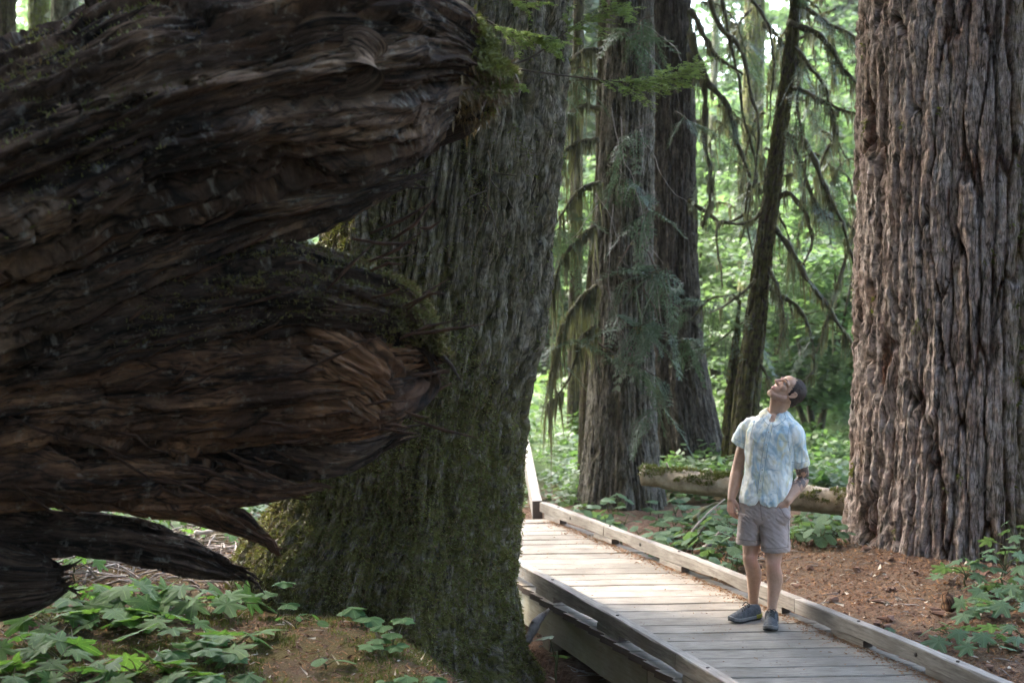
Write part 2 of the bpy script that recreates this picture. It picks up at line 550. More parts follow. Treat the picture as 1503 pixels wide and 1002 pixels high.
gx, gy = axis(-4.5, 5.5, 0.03, 330), axis(6.6, 17.0, 0.034, 330)
GX, GY = np.meshgrid(gx, gy)
GZ = ground_z(GX, GY)
V = np.stack([GX, GY, GZ], -1).reshape(-1, 3)
mg = M('forest_soil')
o = mg.coord()
n1 = mg.noise(o, 1.1, 5, 0.6)
n2 = mg.noise(o, 26, 5, 0.7)
n3 = mg.noise(mg.mapv(o, (1, 2.6, 1)), 70, 3, 0.6)
c = mg.ramp(n2, [(0.3, (0.07, 0.036, 0.022)), (0.5, (0.15, 0.088, 0.054)), (0.7, (0.25, 0.16, 0.10))])
c = mg.mix(mg.ramp(n1, [(0.4, 0.0), (0.6, 0.6)]), c, mg.mix(n2, (0.09, 0.06, 0.04), (0.24, 0.18, 0.12)))
mossy = mg.attr('mossy')
c = mg.mix(mg.math('MULTIPLY', mossy, mg.ramp(mg.noise(o, 1.7, 4, 0.6), [(0.35, 0.9), (0.6, 0.25)])), c, mg.mix(n2, (0.035, 0.024, 0.017), (0.10, 0.065, 0.042)))
c = mg.mix(mg.math('MULTIPLY', mossy, mg.ramp(mg.noise(o, 2.4, 5, 0.65), [(0.4, 0.0), (0.55, 1.0)])), c,
           mg.mix(n3, (0.05, 0.045, 0.016), (0.16, 0.12, 0.04)))
c = mg.mix(mg.attr('green'), c, mg.mix(n1, (0.05, 0.085, 0.025), (0.09, 0.13, 0.04)))
MAT['soil'] = mg.done(c, 0.95, mg.bump(mg.math('ADD', n2, n3), 0.9, 0.03), 0.15)
rr = np.hypot(GX, GY).ravel()
obj('ground', mesh('ground', V, None, grid_quads(len(gy), len(gx)),
    attrs={'green': ss(14.5, 18, GY.ravel()),
           'mossy': ss(0.3, 1.2, (LX(np.clip(GY, 4, 13.7)) - GX).ravel()) * (1 - ss(13.5, 15, GY.ravel()))}),
    MAT['soil'], kind='structure')

# ------------------------------------------------------------------ big trunks
def thetas(nf, nb):
    """angles round a trunk: dense on the side towards the camera (-90 degrees)"""
    f = np.linspace(-R(205), R(25), nf)
    b = np.linspace(R(25), R(155), nb + 2)[1:-1]
    return np.concatenate([f, b])

def trunk(name, cfun, rfun, z0, zfine, ztop, nz, nf, nb, disp, mat, parent, moss=None, bark_r=1.0):
    zs = np.concatenate([np.linspace(z0, zfine, nz), zfine + (ztop - zfine) * np.linspace(0, 1, 16)[1:] ** 1.4])
    th = thetas(nf, nb)
    Z, TH = np.meshgrid(zs, th, indexing='ij')
    cx, cy = cfun(Z)
    r = rfun(Z, TH)
    a = TH * bark_r
    d, h = disp(a.ravel(), Z.ravel(), TH.ravel())
    d, h = d.reshape(Z.shape), h.reshape(Z.shape)
    rr_ = r + d
    V = np.stack([cx + rr_ * np.cos(TH), cy + rr_ * np.sin(TH), Z], -1)
    U = np.stack([a, Z], -1).reshape(-1, 2)
    ms = np.ones(Z.shape) if moss is None else moss(Z, TH)
    Q = grid_quads(len(zs), len(th), True)
    me = mesh(name, V.reshape(-1, 3), None, Q, U, True, {'h': h.ravel(), 'moss': ms.ravel()})
    o = obj(name, me, mat, parent)
    return o, V, TH, Z

def bark_disp(cw, ch, depth, fine, seed, rough=0.006, lumps=0.0, edge=0.32):
    def f(a, z, th):
        p = np.stack([a * 2.2, z * 0.55, np.zeros_like(a)], 1)
        w = fbm(p, 3, seed) * 0.08
        w2 = fbm(np.stack([a * 9, z * 2.0, np.zeros_like(a)], 1), 2, seed + 3) * 0.032
        f1, f2, idr = vor((a + w + w2) / cw, z / ch + fbm(p * 3, 2, seed + 9) * 0.5, seed)
        e = ss(0.0, edge, f2 - f1)
        g1, g2, idg = vor((a + w2) / (cw * 0.36), z / (ch * 0.38), seed + 5)
        e2 = ss(0.0, 0.4, g2 - g1)
        n = fbm(np.stack([a * 34, z * 9, a * 0], 1), 4, seed + 11)
        rd = 1 - 2.2 * np.abs(fbm(np.stack([(a + w2) * 16, z * 1.5, a * 0], 1), 3, seed + 41))
        n2 = fbm(np.stack([a * 22, z * 13, a * 0 + 4], 1), 3, seed + 51)
        h = e * (0.7 + 0.2 * e2) + 0.12 * rd
        d = depth * (e - 1) * (0.6 + 0.8 * idr) + depth * 0.35 * (idr - 0.5) * e + fine * (e2 - 1 + 0.6 * (idg - 0.5)) + rough * (n + 0.8 * n2) + fine * 0.45 * rd
        d = d + depth * 0.55 * (0.35 - np.abs(fbm(np.stack([(a + w) * 4.5, z * 0.45, a * 0 + 7], 1), 2, seed + 61)) * 2.2)
        if lumps:
            d = d + lumps * fbm(np.stack([a * 5, z * 3.2, a * 0], 1), 4, seed + 21)
        return d, np.clip(h + n * 0.25, 0, 1)
    return f

def tufts(g, P, N, ln, wd, droop=0.5, rs=None, blades=2):
    """small leafy moss blades standing on a surface: P points, N normals"""
    rs = rs or rng
    n = len(P)
    for b in range(blades):
        D = N + rs.normal(0, 0.55, (n, 3))
        D[:, 2] -= droop
        D /= np.linalg.norm(D, axis=1)[:, None]
        Sx = np.cross(D, rs.normal(0, 1, (n, 3)))
        Sx /= np.linalg.norm(Sx, axis=1)[:, None] + 1e-9
        L = ln * rs.uniform(0.5, 1.5, (n, 1))
        W = wd * rs.uniform(0.6, 1.4, (n, 1))
        B = P - N * 0.004 + rs.normal(0, 0.006, (n, 3))
        V = np.stack([B - Sx * W, B + Sx * W, B + D * L * 0.65 + Sx * W * 0.8, B + D * L], 1)
        i = np.arange(n)[:, None] * 4
        g.add(V.reshape(-1, 3), np.concatenate([i + [0, 1, 2], i + [0, 2, 3]], 0))
    return g

def surf_normals(V):
    du = np.gradient(V, axis=1)
    dv = np.gradient(V, axis=0)
    n = np.cross(du, dv)
    return n / (np.linalg.norm(n, axis=-1, keepdims=True) + 1e-12)

def conifer_crown(g, cx, cy, z0, z1, rad, n, rs, size=0.5):
    """drooping boughs round a stem, as flat sprays"""
    t = rs.uniform(0, 1, n) ** 0.8
    z = z0 + (z1 - z0) * t
    rr_ = rad * (1 - t * 0.85) * np.sqrt(rs.uniform(0.05, 1, n))
    a = rs.uniform(0, 2 * math.pi, n)
    P = np.stack([cx + rr_ * np.cos(a), cy + rr_ * np.sin(a), z - rr_ * 0.28 + rs.normal(0, 0.3, n)], 1)
    out = np.stack([np.cos(a), np.sin(a), -0.45 + rs.normal(0, 0.25, n)], 1)
    side = np.stack([-np.sin(a), np.cos(a), rs.normal(0, 0.35, n)], 1)
    L = size * rs.uniform(0.6, 1.5, (n, 1))
    W = size * 0.42 * rs.uniform(0.6, 1.3, (n, 1))
    V = np.stack([P, P + out * L * 0.45 + side * W, P + out * L, P + out * L * 0.5 - side * W], 1)
    i = np.arange(n)[:, None] * 4
    g.add(V.reshape(-1, 3), None, i + [0, 1, 2, 3])

# ---- old mossy tree in the middle
GY0 = 10.0
GP = [(0, 680, 160), (200, 662, 170), (300, 650, 172), (480, 630, 172), (600, 606, 168), (740, 579, 180),
      (800, 553, 203), (850, 539, 212), (950, 532, 236), (1010, 545, 262), (1060, 548, 290)]
gzs = np.array([at(751, p[0], GY0)[2] for p in GP])[::-1]
gcx = np.array([at(p[1], p[0], GY0)[0] for p in GP])[::-1]
grd = np.array([p[2] / F_PX * GY0 for p in GP])[::-1] * 0.985
giant = thing('giant_tree', 'massive old tree with rough grey bark and mossy base just behind the fallen tree', 'tree', (-0.6, GY0, gz(-0.6, 9.4)))
def g_c(z):
    x = np.interp(z, gzs, gcx)
    x = np.where(z > gzs[-1], gcx[-1] + (z - gzs[-1]) * 0.04, x)
    return x + 0.6, np.zeros_like(z)
def g_r(z, th):
    zz = z
    r = np.interp(zz, gzs, grd)
    r = np.where(zz > gzs[-1], grd[-1] * (1 - 0.75 * np.clip((zz - gzs[-1]) / 34, 0, 1)), r)
    low = 1 - ss(0.2, 1.7, zz)
    dth = (th + R(90 - 7) + math.pi) % (2 * math.pi) - math.pi
    r = r * (1 - 0.26 * low * np.exp(-(dth / 0.13) ** 2))
    r = r * (1 - 0.10 * low * np.exp(-((dth + 0.45) / 0.3) ** 2))
    r = r * (1 + 0.07 * low * np.cos(th * 6 + 1.2) + 0.02 * np.cos(th * 9 + zz * 0.8))
    return r
Zo = gz(-0.6, 9.4)
def g_moss(z, th):
    d = (th + R(90) + math.pi) % (2 * math.pi) - math.pi
    return np.clip(0.48 + 0.75 * (1 - ss(0.9, 3.0, z + 0.9 * np.sin(d))) - 0.15 * ss(0.25, 1.1, d) * ss(1.0, 2.0, z), 0, 1)
gd = bark_disp(0.062, 0.95, 0.050, 0.016, 31, 0.024, 0.034, 0.32)
Zoff = Zo
o, GV, GTH, GZZ = trunk('trunk', lambda z: g_c(z + Zoff), lambda z, t: g_r(z + Zoff, t), -0.45, 4.6, 30, 620, 300, 40, gd, MAT['giant'], giant,
                        lambda z, t: g_moss(z + Zoff, t), 0.82)
GN = surf_normals(GV)
sel = np.where((GN[..., 1] < 0.35).ravel() & (GZZ.ravel() < 4.5))[0]
P, Nn = GV.reshape(-1, 3)[sel], GN.reshape(-1, 3)[sel]
msk = fbm(np.stack([GTH.ravel()[sel] * 3.5, GZZ.ravel()[sel] * 2.6, 0 * sel], 1), 4, 77)
dens = g_moss(GZZ + Zoff, GTH).ravel()[sel]
msk2 = fbm(np.stack([GTH.ravel()[sel] * 9, GZZ.ravel()[sel] * 8, 0 * sel], 1), 3, 79)
w = np.clip(dens * 1.25 - 0.55 + msk * 1.1 + msk2 * 1.1, 0, None) ** 1.5
pick = rng.choice(len(sel), 90000, p=w / w.sum())
g = G()
tufts(g, P[pick], Nn[pick], 0.022, 0.0045, 0.1, None, 1)
obj('moss', g.mesh('moss', True), MAT['moss'], giant, kind='stuff')
g = G()
pick = rng.choice(len(sel), 30000, p=w / w.sum())
tufts(g, P[pick], Nn[pick], 0.022, 0.0042, 0.5, None, 1)
obj('brown_moss', g.mesh('brown_moss', True), MAT['moss_brown'], giant, kind='stuff')
g = G()
rs = np.random.default_rng(3)
conifer_crown(g, 1.6, 0.4, 11, 31, 5.0, 4200, rs, 0.75)
obj('crown', g.mesh('crown', False), MAT['fol_dark'], giant)

# ---- big fir on the other side
FC = at(1440, 840, 11.75)
FX, FY = FC[0], 11.75
FG = gz(FX - 0.6, 10.6)
fir = thing('fir_tree', 'huge fir with deeply furrowed purplish grey bark standing in bare reddish soil beyond the boardwalk', 'tree', (FX, FY, FG))
FR0 = 1.03
def f_r(z, th):
    base = FR0 * (1 + 0.10 * np.exp(-np.clip(z + 0.2, 0, None) / 0.35) + 0.03 * np.exp(-np.clip(z, 0, None) / 1.3))
    base = base * (1 - 0.65 * np.clip((z - 4) / 36, 0, 1))
    return base * (1 + 0.012 * np.cos(th * 4 + 0.6) + 0.02 * np.exp(-np.clip(z, 0, None) / 0.6) * np.cos(th * 8))
fd = bark_disp(0.125, 1.6, 0.085, 0.018, 57, 0.026, 0.006, 0.18)
def f_moss(z, th):
    d = (th + R(90) + math.pi) % (2 * math.pi) - math.pi
    return np.clip(ss(-0.35, 0.4, d) * 0.95 + 0.12, 0, 1)
_, FV, FTH, FZ = trunk('trunk', lambda z: (0 * z + 0.0, 0 * z), f_r, -0.35, 4.4, 36, 680, 340, 40, fd, MAT['fir'], fir, f_moss, 1.0)
FN = surf_normals(FV)
sel = np.where((FN[..., 1] < 0.3).ravel() & (FZ.ravel() < 4.3))[0]
w = np.clip(f_moss(FZ, FTH).ravel()[sel] - 0.2 + fbm(np.stack([FTH.ravel()[sel] * 4, FZ.ravel()[sel] * 2.2, 0 * sel], 1), 3, 5) * 1.5 - 0.35, 0, None)
w = w * np.clip(fbm(np.stack([FTH.ravel()[sel] * 14, FZ.ravel()[sel] * 11, 0 * sel], 1), 2, 6) * 2.5 - .1, 0, None)
pick = rng.choice(len(sel), 20000, p=w / w.sum())
g = G()
tufts(g, FV.reshape(-1, 3)[sel][pick], FN.reshape(-1, 3)[sel][pick], 0.034, 0.009, 0.6, None, 1)
obj('moss', g.mesh('moss', True), MAT['moss'], fir, kind='stuff')
g = G()
conifer_crown(g, 0, 0, 13, 36, 5.0, 4200, rs, 0.75)
obj('crown', g.mesh('crown', False), MAT['fol_dark'], fir)

# ---- mid-distance trunks: centre line given by photo pixels (y, centre x, half width)
def px_tree(name, label, Y, pts, mat, cw, ch, depth, seed, nz, nf, top, crown=None, group=None, flute=0.0, moss=0.5, category='tree'):
    base = at(pts[-1][1], pts[-1][0], Y)
    zg = min(gz(base[0], Y), base[2]) - 0.02
    t = thing(name, label, category, (base[0], Y, zg), group)
    zs = np.array([at(751, p[0], Y)[2] for p in pts])[::-1] - zg
    xs = np.array([at(p[1], p[0], Y)[0] for p in pts])[::-1] - base[0]
    rs_ = np.array([p[2] / F_PX * Y for p in pts])[::-1]
    sl = (xs[-1] - xs[-2]) / (zs[-1] - zs[-2])
    def cf(z):
        return np.where(z > zs[-1], xs[-1] + (z - zs[-1]) * sl, np.interp(z, zs, xs)), 0 * z
    def rf(z, th):
        r = np.where(z > zs[-1], rs_[-1] * np.clip(1 - 0.85 * (z - zs[-1]) / max(top - zs[-1], 1), 0.08, 1), np.interp(z, zs, rs_))
        low = 1 - ss(0.0, 2.2, z)
        return r * (1 + flute * low * np.cos(th * 7 + seed) + flute * 0.5 * np.cos(th * 11 + z * 0.4 + seed))
    trunk('trunk', cf, rf, -0.3, zs[-1] + 0.15, top, nz, nf, 14, bark_disp(cw, ch, depth, depth * 0.5, seed, depth * 0.35), mat, t,
          lambda z, th: np.full(z.shape, moss), max(rs_.mean(), 0.1))
    if crown:
        g = G()
        conifer_crown(g, xs[-1] + sl * 4, 0, crown[0], top, crown[1], crown[2], np.random.default_rng(seed), 0.6)
        obj('crown', g.mesh('crown', False), MAT['fol_dark'], t)
    return t

cedar_a = px_tree('cedar_tree', 'nearer of the paired cedars, brown trunk with pale fluted flare past the kerb', 15.0,
                  [(0, 926, 33), (150, 922, 38), (300, 917, 42), (450, 914, 46), (560, 913, 48), (640, 912, 52), (700, 912, 58), (750, 913, 66)],
                  MAT['cedar_pale'], 0.05, 0.9, 0.022, 11, 360, 130, 26, (9, 3.4, 1800), None, 0.05, 0.35)
cedar_b = px_tree('cedar_tree', 'darker of the paired cedars, almost black trunk flaring out behind the mossy log end', 17.6,
                  [(0, 984, 30), (200, 986, 34), (400, 986, 38), (520, 990, 44), (600, 996, 52), (660, 1003, 60), (705, 1008, 70)],
                  MAT['cedar'], 0.06, 1.0, 0.022, 12, 320, 120, 28, (10, 3.6, 1800), None, 0.06, 0.15)
px_tree('cedar_tree', 'thin dark trunk tight against the near side of the paired cedars', 16.4,
        [(0, 893, 14), (250, 888, 15), (450, 874, 16), (600, 867, 17), (740, 866, 20)],
        MAT['slim'], 0.06, 0.8, 0.012, 13, 160, 60, 20, None, None, 0.04, 0.4)
px_tree('cedar_tree', 'short looking brown trunk seen between the giant tree and the paired cedars', 21.0,
        [(0, 850, 8), (300, 846, 9), (480, 844, 10), (600, 843, 11), (690, 843, 13)],
        MAT['slim'], 0.07, 0.9, 0.012, 14, 120, 50, 18, None, None, 0.03, 0.5)
lean = px_tree('leaning_tree', 'slender dark tree leaning to one side behind the standing person', 16.6,
               [(0, 1170, 10), (60, 1163, 10.5), (220, 1141, 12), (400, 1117, 14), (500, 1106, 16), (560, 1098, 18), (640, 1092, 21), (720, 1090, 26)],
               MAT['slim'], 0.07, 0.7, 0.02, 15, 260, 80, 12, None, None, 0.05, 0.75)
px_tree('rotting_snag', 'narrow rotting snag leaning against the foot of the slender leaning tree', 16.9,
        [(480, 1082, 3), (540, 1077, 8), (600, 1074, 11), (720, 1073, 15)],
        MAT['slim'], 0.05, 0.6, 0.02, 16, 120, 50, 2.3, None, None, 0.1, 0.9, 'dead tree')
px_tree('mossy_tree', 'pale moss covered trunk in the bright woods behind the slender leaning tree', 25.0,
        [(0, 1108, 15), (250, 1104, 16), (420, 1101, 18), (640, 1098, 22)],
        MAT['pale'], 0.09, 0.7, 0.02, 17, 160, 60, 20, (12, 3.0, 900), None, 0.04, 0.9)
px_tree('mossy_tree', 'thin pale trunk in bright foliage just past the dark cedar', 33.0,
        [(0, 1052, 5), (250, 1044, 6), (420, 1036, 7), (600, 1030, 9)],
        MAT['pale'], 0.09, 0.7, 0.012, 18, 80, 40, 20, None, None, 0.04, 0.4)
px_tree('grey_tree', 'bluish grey trunk glimpsed above the fallen tree in the top corner', 24.0,
        [(0, 95, 20), (40, 95, 20), (300, 94, 22), (560, 92, 30)],
        MAT['pale'], 0.09, 0.8, 0.02, 19, 160, 60, 24, (9, 4.2, 2600), None, 0.04, 0.05)  # crown above the view enlarged to shade the far deck
px_tree('dark_tree', 'dark trunk cut by the photo edge above the fallen tree', 20.0,
        [(0, 6, 16), (100, 6, 17), (600, 4, 24)],
        MAT['slim'], 0.09, 0.8, 0.02, 20, 140, 50, 22, (7.5, 4.2, 3000), None, 0.04, 0.4)  # unseen crown made larger and denser to keep sun off the deck
px_tree('mossy_tree', 'moss hung trunk filling the gap above the fallen tree beside the bluish one', 27.0,
        [(0, 57, 15), (100, 56, 15), (600, 54, 22)],
        MAT['pale'], 0.12, 0.6, 0.03, 21, 140, 50, 20, (8, 3, 900), None, 0.05, 1.0)

# ------------------------------------------------------------------ fallen tree: root end seen from the side
def limb_pts(spec, n):
    A = []
    for px, py, Y, rp in spec:
        px = px if px < 450 else 450 + (px - 450) * 0.87
        p = at(px, py, Y)
        A.append([*p, rp / F_PX * Y])
    A = np.array(A)
    S = smooth_path(A, n)
    S[:, 3] = np.clip(S[:, 3], 0.004, None)
    return S

fallen = thing('fallen_tree', 'giant dark rotting fallen tree with ragged roots filling one side of the view', 'fallen tree', (-2.4, 7.0, gz(-2.4, 7.0)))
FO = np.array(fallen.location)
def limb(name, spec, mat, ns, nt, depth=1.1, seed=1, a_big=0.07, a_strip=0.05, a_fine=0.014, strip=(9.0, 0.9), label=None, jagged=1.0):
    S = limb_pts(spec, ns)
    P, r = S[:, :3], S[:, 3]
    Tn, A, B = frames(P)
    A = np.where((A[:, 1] > 0)[:, None], A, A)
    f = np.linspace(-R(200), R(20), nt - nt // 8)
    b = np.linspace(R(20), R(160), nt // 8 + 2)[1:-1]
    th = np.concatenate([f, b])
    # angle -90 degrees = towards the camera; A is the depth direction
    sgn = np.sign(A[:, 1]).mean()
    dirA = A * sgn
    s = np.concatenate([[0], np.cumsum(np.linalg.norm(np.diff(P, axis=0), axis=1))])
    TT, SS_ = np.meshgrid(th, s)
    RR = np.repeat(r[:, None], len(th), 1)
    arc = TT * np.clip(r.mean(), 0.06, None)
    q = np.stack([arc.ravel() * 1.6, SS_.ravel() * 0.9, np.full(arc.size, seed * 3.7)], 1)
    w1 = fbm(q, 3, seed) * 0.10
    k1, k2 = strip
    st = fbm(np.stack([(arc.ravel() + w1) * k1, SS_.ravel() * k2, q[:, 2]], 1), 4, seed + 4, 0.55)
    rid = 1 - np.abs(st) * 2.4                            # sharp ridges and torn troughs
    ter = st * 3.2
    ter = (np.floor(ter) + ss(0.55, 1.0, ter - np.floor(ter))) / 3.2   # plates that break off in steps
    big = fbm(q * np.array([1.3, 1.5, 1]), 4, seed + 8)
    fine = fbm(np.stack([(arc.ravel() + w1) * 60, SS_.ravel() * 7, q[:, 2]], 1), 4, seed + 15)
    f1, f2, idr = vor((arc.ravel() + w1) * 7.5, SS_.ravel() * 0.9 + fbm(q * 2.2, 2, seed + 71) * 0.8 + fine * 0.12, seed)
    h1, h2, idh = vor((arc.ravel() + w1) * 30.0, SS_.ravel() * 3.2 + fine * 0.3, seed + 6)
    crack = 1 - ss(0.0, 0.12, f2 - f1)
    amp = np.clip(RR.ravel() / 0.16, 0.1, 1.0)
    s2 = fbm(np.stack([(arc.ravel() + w1 * 0.6) * k1 * 3.1, SS_.ravel() * k2 * 1.7, q[:, 2] + 5], 1), 4, seed + 24, 0.6)
    s3 = fbm(np.stack([(arc.ravel() + w1 * 0.6) * k1 * 1.4, SS_.ravel() * k2 * 0.45, q[:, 2] + 9], 1), 3, seed + 34, 0.5)
    gouge = -ss(0.10, 0.32, s3)                                         # long rotted out hollows
    d = amp * (a_big * big * 1.6 + a_strip * (ter * 1.1 + 0.2 * rid) + a_strip * 0.12 * (1 - 2.4 * np.abs(s2)) + a_strip * 1.2 * gouge
               + a_strip * 1.25 * (idr - 0.5) + a_strip * 0.22 * (idh - 0.5) - a_strip * 0.5 * (1 - ss(0, 0.07, f2 - f1)) + a_fine * fine * 1.3)
    d = d.reshape(RR.shape)
    V = P[:, None] + (RR * depth + d)[..., None] * np.sin(TT)[..., None] * dirA[:, None] + (RR + d)[..., None] * np.cos(TT)[..., None] * B[:, None]
    # ragged end: push the last rings back and forth
    end = ss(s[-1] - 0.22, s[-1], SS_)
    jag = fbm(np.stack([np.cos(TT).ravel() * 2.6, np.sin(TT).ravel() * 2.6, np.full(TT.size, seed)], 1), 4, seed + 2).reshape(TT.shape)
    V = V + Tn[:, None] * (end * (jag + 0.5 * s2.reshape(TT.shape)) * 0.34 * jagged * np.clip(r.max() / 0.25, 0.25, 1))[..., None]
    V = V - FO
    n0, k = V.shape[0], V.shape[1]
    Vf = np.vstack([V.reshape(-1, 3), V[-1].mean(0)])
    T = [(n0 * k, (n0 - 1) * k + j, (n0 - 1) * k + (j + 1) % k) for j in range(k)]
    U = np.vstack([np.stack([arc, SS_], -1).reshape(-1, 2), [0, s[-1]]])
    o = obj(name, mesh(name, Vf, T, grid_quads(n0, k, True), U), mat, fallen)
    if name == 'root':                                 # torn fibres at the broken end
        g = G()
        rq = np.random.default_rng(seed + 90)
        for q in range(16):
            i = int(n0 - 1 - abs(rq.normal(0, n0 * 0.07)) - 2)
            i = max(i, 2)
            b = V[i, rq.integers(0, k)]
            L = rq.uniform(0.03, 0.15) * np.clip(r.max() / 0.2, 0.5, 1.3)
            dq = Tn[i] + rq.normal(0, 0.16, 3)
            V_, T_, Q_, U_ = tube([b - dq * L * 0.5, b + rq.normal(0, 0.006, 3), b + dq * L * 0.5, b + dq * L + [0, 0, rq.normal(-.01, .02)]],
                                  np.array([0.010, 0.012, 0.008, 0.002]) * rq.uniform(0.5, 1.3), 5)
            g.add(V_, T_, Q_, U_)
        obj('torn_fibres', g.mesh('torn_fibres'), mat, o, kind='stuff')
    if label:
        o['label'] = label
    return o, V, Tn

UP, UPV, _ = limb('stem', [(-420, 420, 6.2, 190), (-200, 325, 6.35, 190), (0, 250, 6.5, 166), (130, 205, 6.6, 164), (260, 152, 6.7, 170), (450, 104, 6.9, 166), (590, 92, 7.1, 142), (680, 96, 7.2, 104), (728, 108, 7.25, 62), (750, 112, 7.3, 22)],
     MAT['rot'], 420, 250, 1.05, 3, 0.10, 0.085, 0.016, (7.0, 0.55), 'broad rotting stem of the fallen tree')
limb('root', [(-420, 600, 6.3, 150), (-200, 500, 6.45, 125), (0, 425, 6.65, 104), (250, 348, 6.8, 78), (420, 304, 6.9, 56), (520, 286, 7.0, 32), (585, 272, 7.05, 14), (615, 266, 7.1, 4)],
     MAT['rot'], 330, 150, 1.0, 4, 0.06, 0.06, 0.014, (9.0, 0.6))
SH, SHV, _ = limb('root', [(-300, 560, 6.8, 110), (0, 500, 6.9, 96), (220, 462, 6.9, 82), (400, 440, 6.9, 66), (540, 446, 6.9, 60), (612, 470, 6.95, 48), (640, 492, 7.0, 24), (650, 500, 7.0, 6)],
     MAT['rot_dark'], 300, 150, 1.0, 5, 0.06, 0.05, 0.014, (9.0, 0.8), 'moss topped broken root')
limb('root', [(-300, 625, 6.95, 110), (0, 592, 7.0, 98), (250, 572, 7.0, 92), (420, 562, 7.0, 88), (530, 556, 7.0, 82), (600, 548, 7.05, 60), (636, 542, 7.1, 30), (650, 540, 7.1, 6)],
     MAT['rot_warm'], 320, 160, 1.0, 6, 0.05, 0.055, 0.014, (10.0, 0.5))
limb('burl', [(440, 500, 6.98, 50), (490, 516, 6.88, 62), (535, 545, 6.82, 60), (560, 582, 6.84, 44), (570, 606, 6.9, 22), (572, 616, 6.95, 6)],
     MAT['rot_warm'], 120, 120, 1.0, 7, 0.05, 0.05, 0.014, (14.0, 3.0), 'paler brown knotty burl')
limb('root', [(-300, 690, 7.15, 70), (0, 655, 7.2, 62), (250, 640, 7.2, 66), (420, 640, 7.2, 62), (510, 650, 7.25, 42), (560, 646, 7.3, 20), (585, 640, 7.3, 5)],
     MAT['rot_dark'], 240, 120, 1.0, 8, 0.04, 0.045, 0.012, (11.0, 0.6))
limb('root', [(-300, 720, 6.85, 62), (0, 706, 6.9, 50), (150, 700, 6.9, 48), (280, 704, 6.95, 43), (365, 714, 7.0, 28), (425, 717, 7.05, 14), (456, 714, 7.1, 4)],
     MAT['rot_warm'], 280, 120, 1.0, 9, 0.045, 0.055, 0.014, (13.0, 0.6), 'orange brown arching root')
limb('root', [(120, 722, 6.98, 24), (200, 726, 6.95, 30), (270, 736, 6.95, 30), (330, 760, 7.0, 24), (375, 784, 7.05, 13), (402, 801, 7.1, 4)],
     MAT['rot_warm'], 160, 90, 1.0, 10, 0.04, 0.055, 0.014, (14.0, 0.7))
limb('root', [(-300, 790, 7.1, 60), (-60, 786, 7.15, 44), (60, 782, 7.2, 32), (150, 786, 7.25, 31), (240, 804, 7.3, 32), (298, 824, 7.4, 25), (330, 834, 7.45, 15), (346, 838, 7.45, 4)],
     MAT['rot_dark'], 240, 100, 1.0, 11, 0.05, 0.055, 0.016, (13.0, 0.6), 'thin charcoal coloured lowest root')
limb('root', [(-330, 990, 7.0, 150), (-200, 880, 7.0, 110), (-60, 858, 7.0, 78), (25, 858, 7.0, 54), (60, 856, 7.05, 40), (80, 852, 7.1, 26), (90, 850, 7.1, 12)],
     MAT['rot_dark'], 160, 100, 1.0, 12, 0.05, 0.03, 0.012, (11.0, 0.8), None, 0.35)
limb('knot', [(490, 66, 6.50, 10), (528, 58, 6.41, 22), (556, 74, 6.38, 30), (560, 100, 6.40, 28), (530, 122, 6.44, 20), (470, 136, 6.52, 10)],
     MAT['knot'], 110, 60, 1.0, 13, 0.01, 0.02, 0.008, (20.0, 1.0), 'curled tan knot in the bark')
# torn splinters along the lower roots and bark flakes on the stem
g = G()
rs = np.random.default_rng(21)
for k in range(150):
    px, py = rs.uniform(0, 620), rs.uniform(300, 740)
    if px > 430 and py > 640:
        continue
    p = at(px, py, rs.uniform(6.3, 6.75) if py < 420 else rs.uniform(6.55, 6.85))
    ang = rs.normal(-0.15 if py > 600 else 0.35, 0.25)
    L = rs.uniform(0.08, 0.35)
    e = p + np.array([math.cos(ang) * L, rs.normal(0, 0.03), math.sin(ang) * L])
    m_ = (p + e) / 2 + rs.normal(0, 0.012, 3)
    V, T, Q, U = tube([p, m_, e], [0.005, 0.009, 0.002], 4)
    g.add(V, T, Q, U)
obj('splinters', g.mesh('splinters', True, FO), MAT['rot_warm'], fallen, kind='stuff')

def pick_on(V, fn, n, rs):
    """sample grid surface V (world) where the weight fn(px-like pixel coords, normal) is positive"""
    N = surf_normals(V)
    Pf, Nf = V.reshape(-1, 3), N.reshape(-1, 3)
    if (Nf[:, 1] * 1.0).mean() > 0.2 or True:
        ctr = V.mean(axis=1, keepdims=True)
        flip = np.sign(((V - ctr) * N).sum(-1, keepdims=True))
        Nf = (N * flip).reshape(-1, 3)
    W_ = Pf + FO
    dz = W_[:, 1]
    px = 751.5 + W_[:, 0] / dz * F_PX
    py = 409 - (W_[:, 2] - CAM_H) / dz * F_PX
    w = np.clip(fn(px, py, Nf), 0, None)
    i = rs.choice(len(Pf), n, p=w / w.sum())
    return Pf[i], Nf[i]

rs = np.random.default_rng(22)
g = G()
def w_shelf(px, py, N):
    nz = fbm(np.stack([px / 60, py / 40, 0 * px], 1), 3, 9)
    return (ss(150, 230, px) * (N[:, 2] > 0.05) * ss(-0.1, 0.5, N[:, 2]) + 0.3 * (px > 560)) * (0.6 + nz * 2)
P, Nn = pick_on(SHV, w_shelf, 12000, rs)
tufts(g, P, Nn, 0.020, 0.005, 0.2, rs, 2)
obj('moss', g.mesh('moss', True), MAT['moss_dark'], fallen, kind='stuff')
g = G()
P, Nn = pick_on(SHV, w_shelf, 5000, rs)
tufts(g, P, Nn, 0.024, 0.004, 0.1, rs, 1)
P, Nn = pick_on(UPV, lambda px, py, N: ss(660, 735, px) * ss(90, 160, py), 2500, rs)
tufts(g, P, Nn, 0.06, 0.006, 1.0, rs, 1)
P, Nn = pick_on(UPV, lambda px, py, N: (px < 330) * ss(0.55, 0.9, N[:, 2]), 3000, rs)
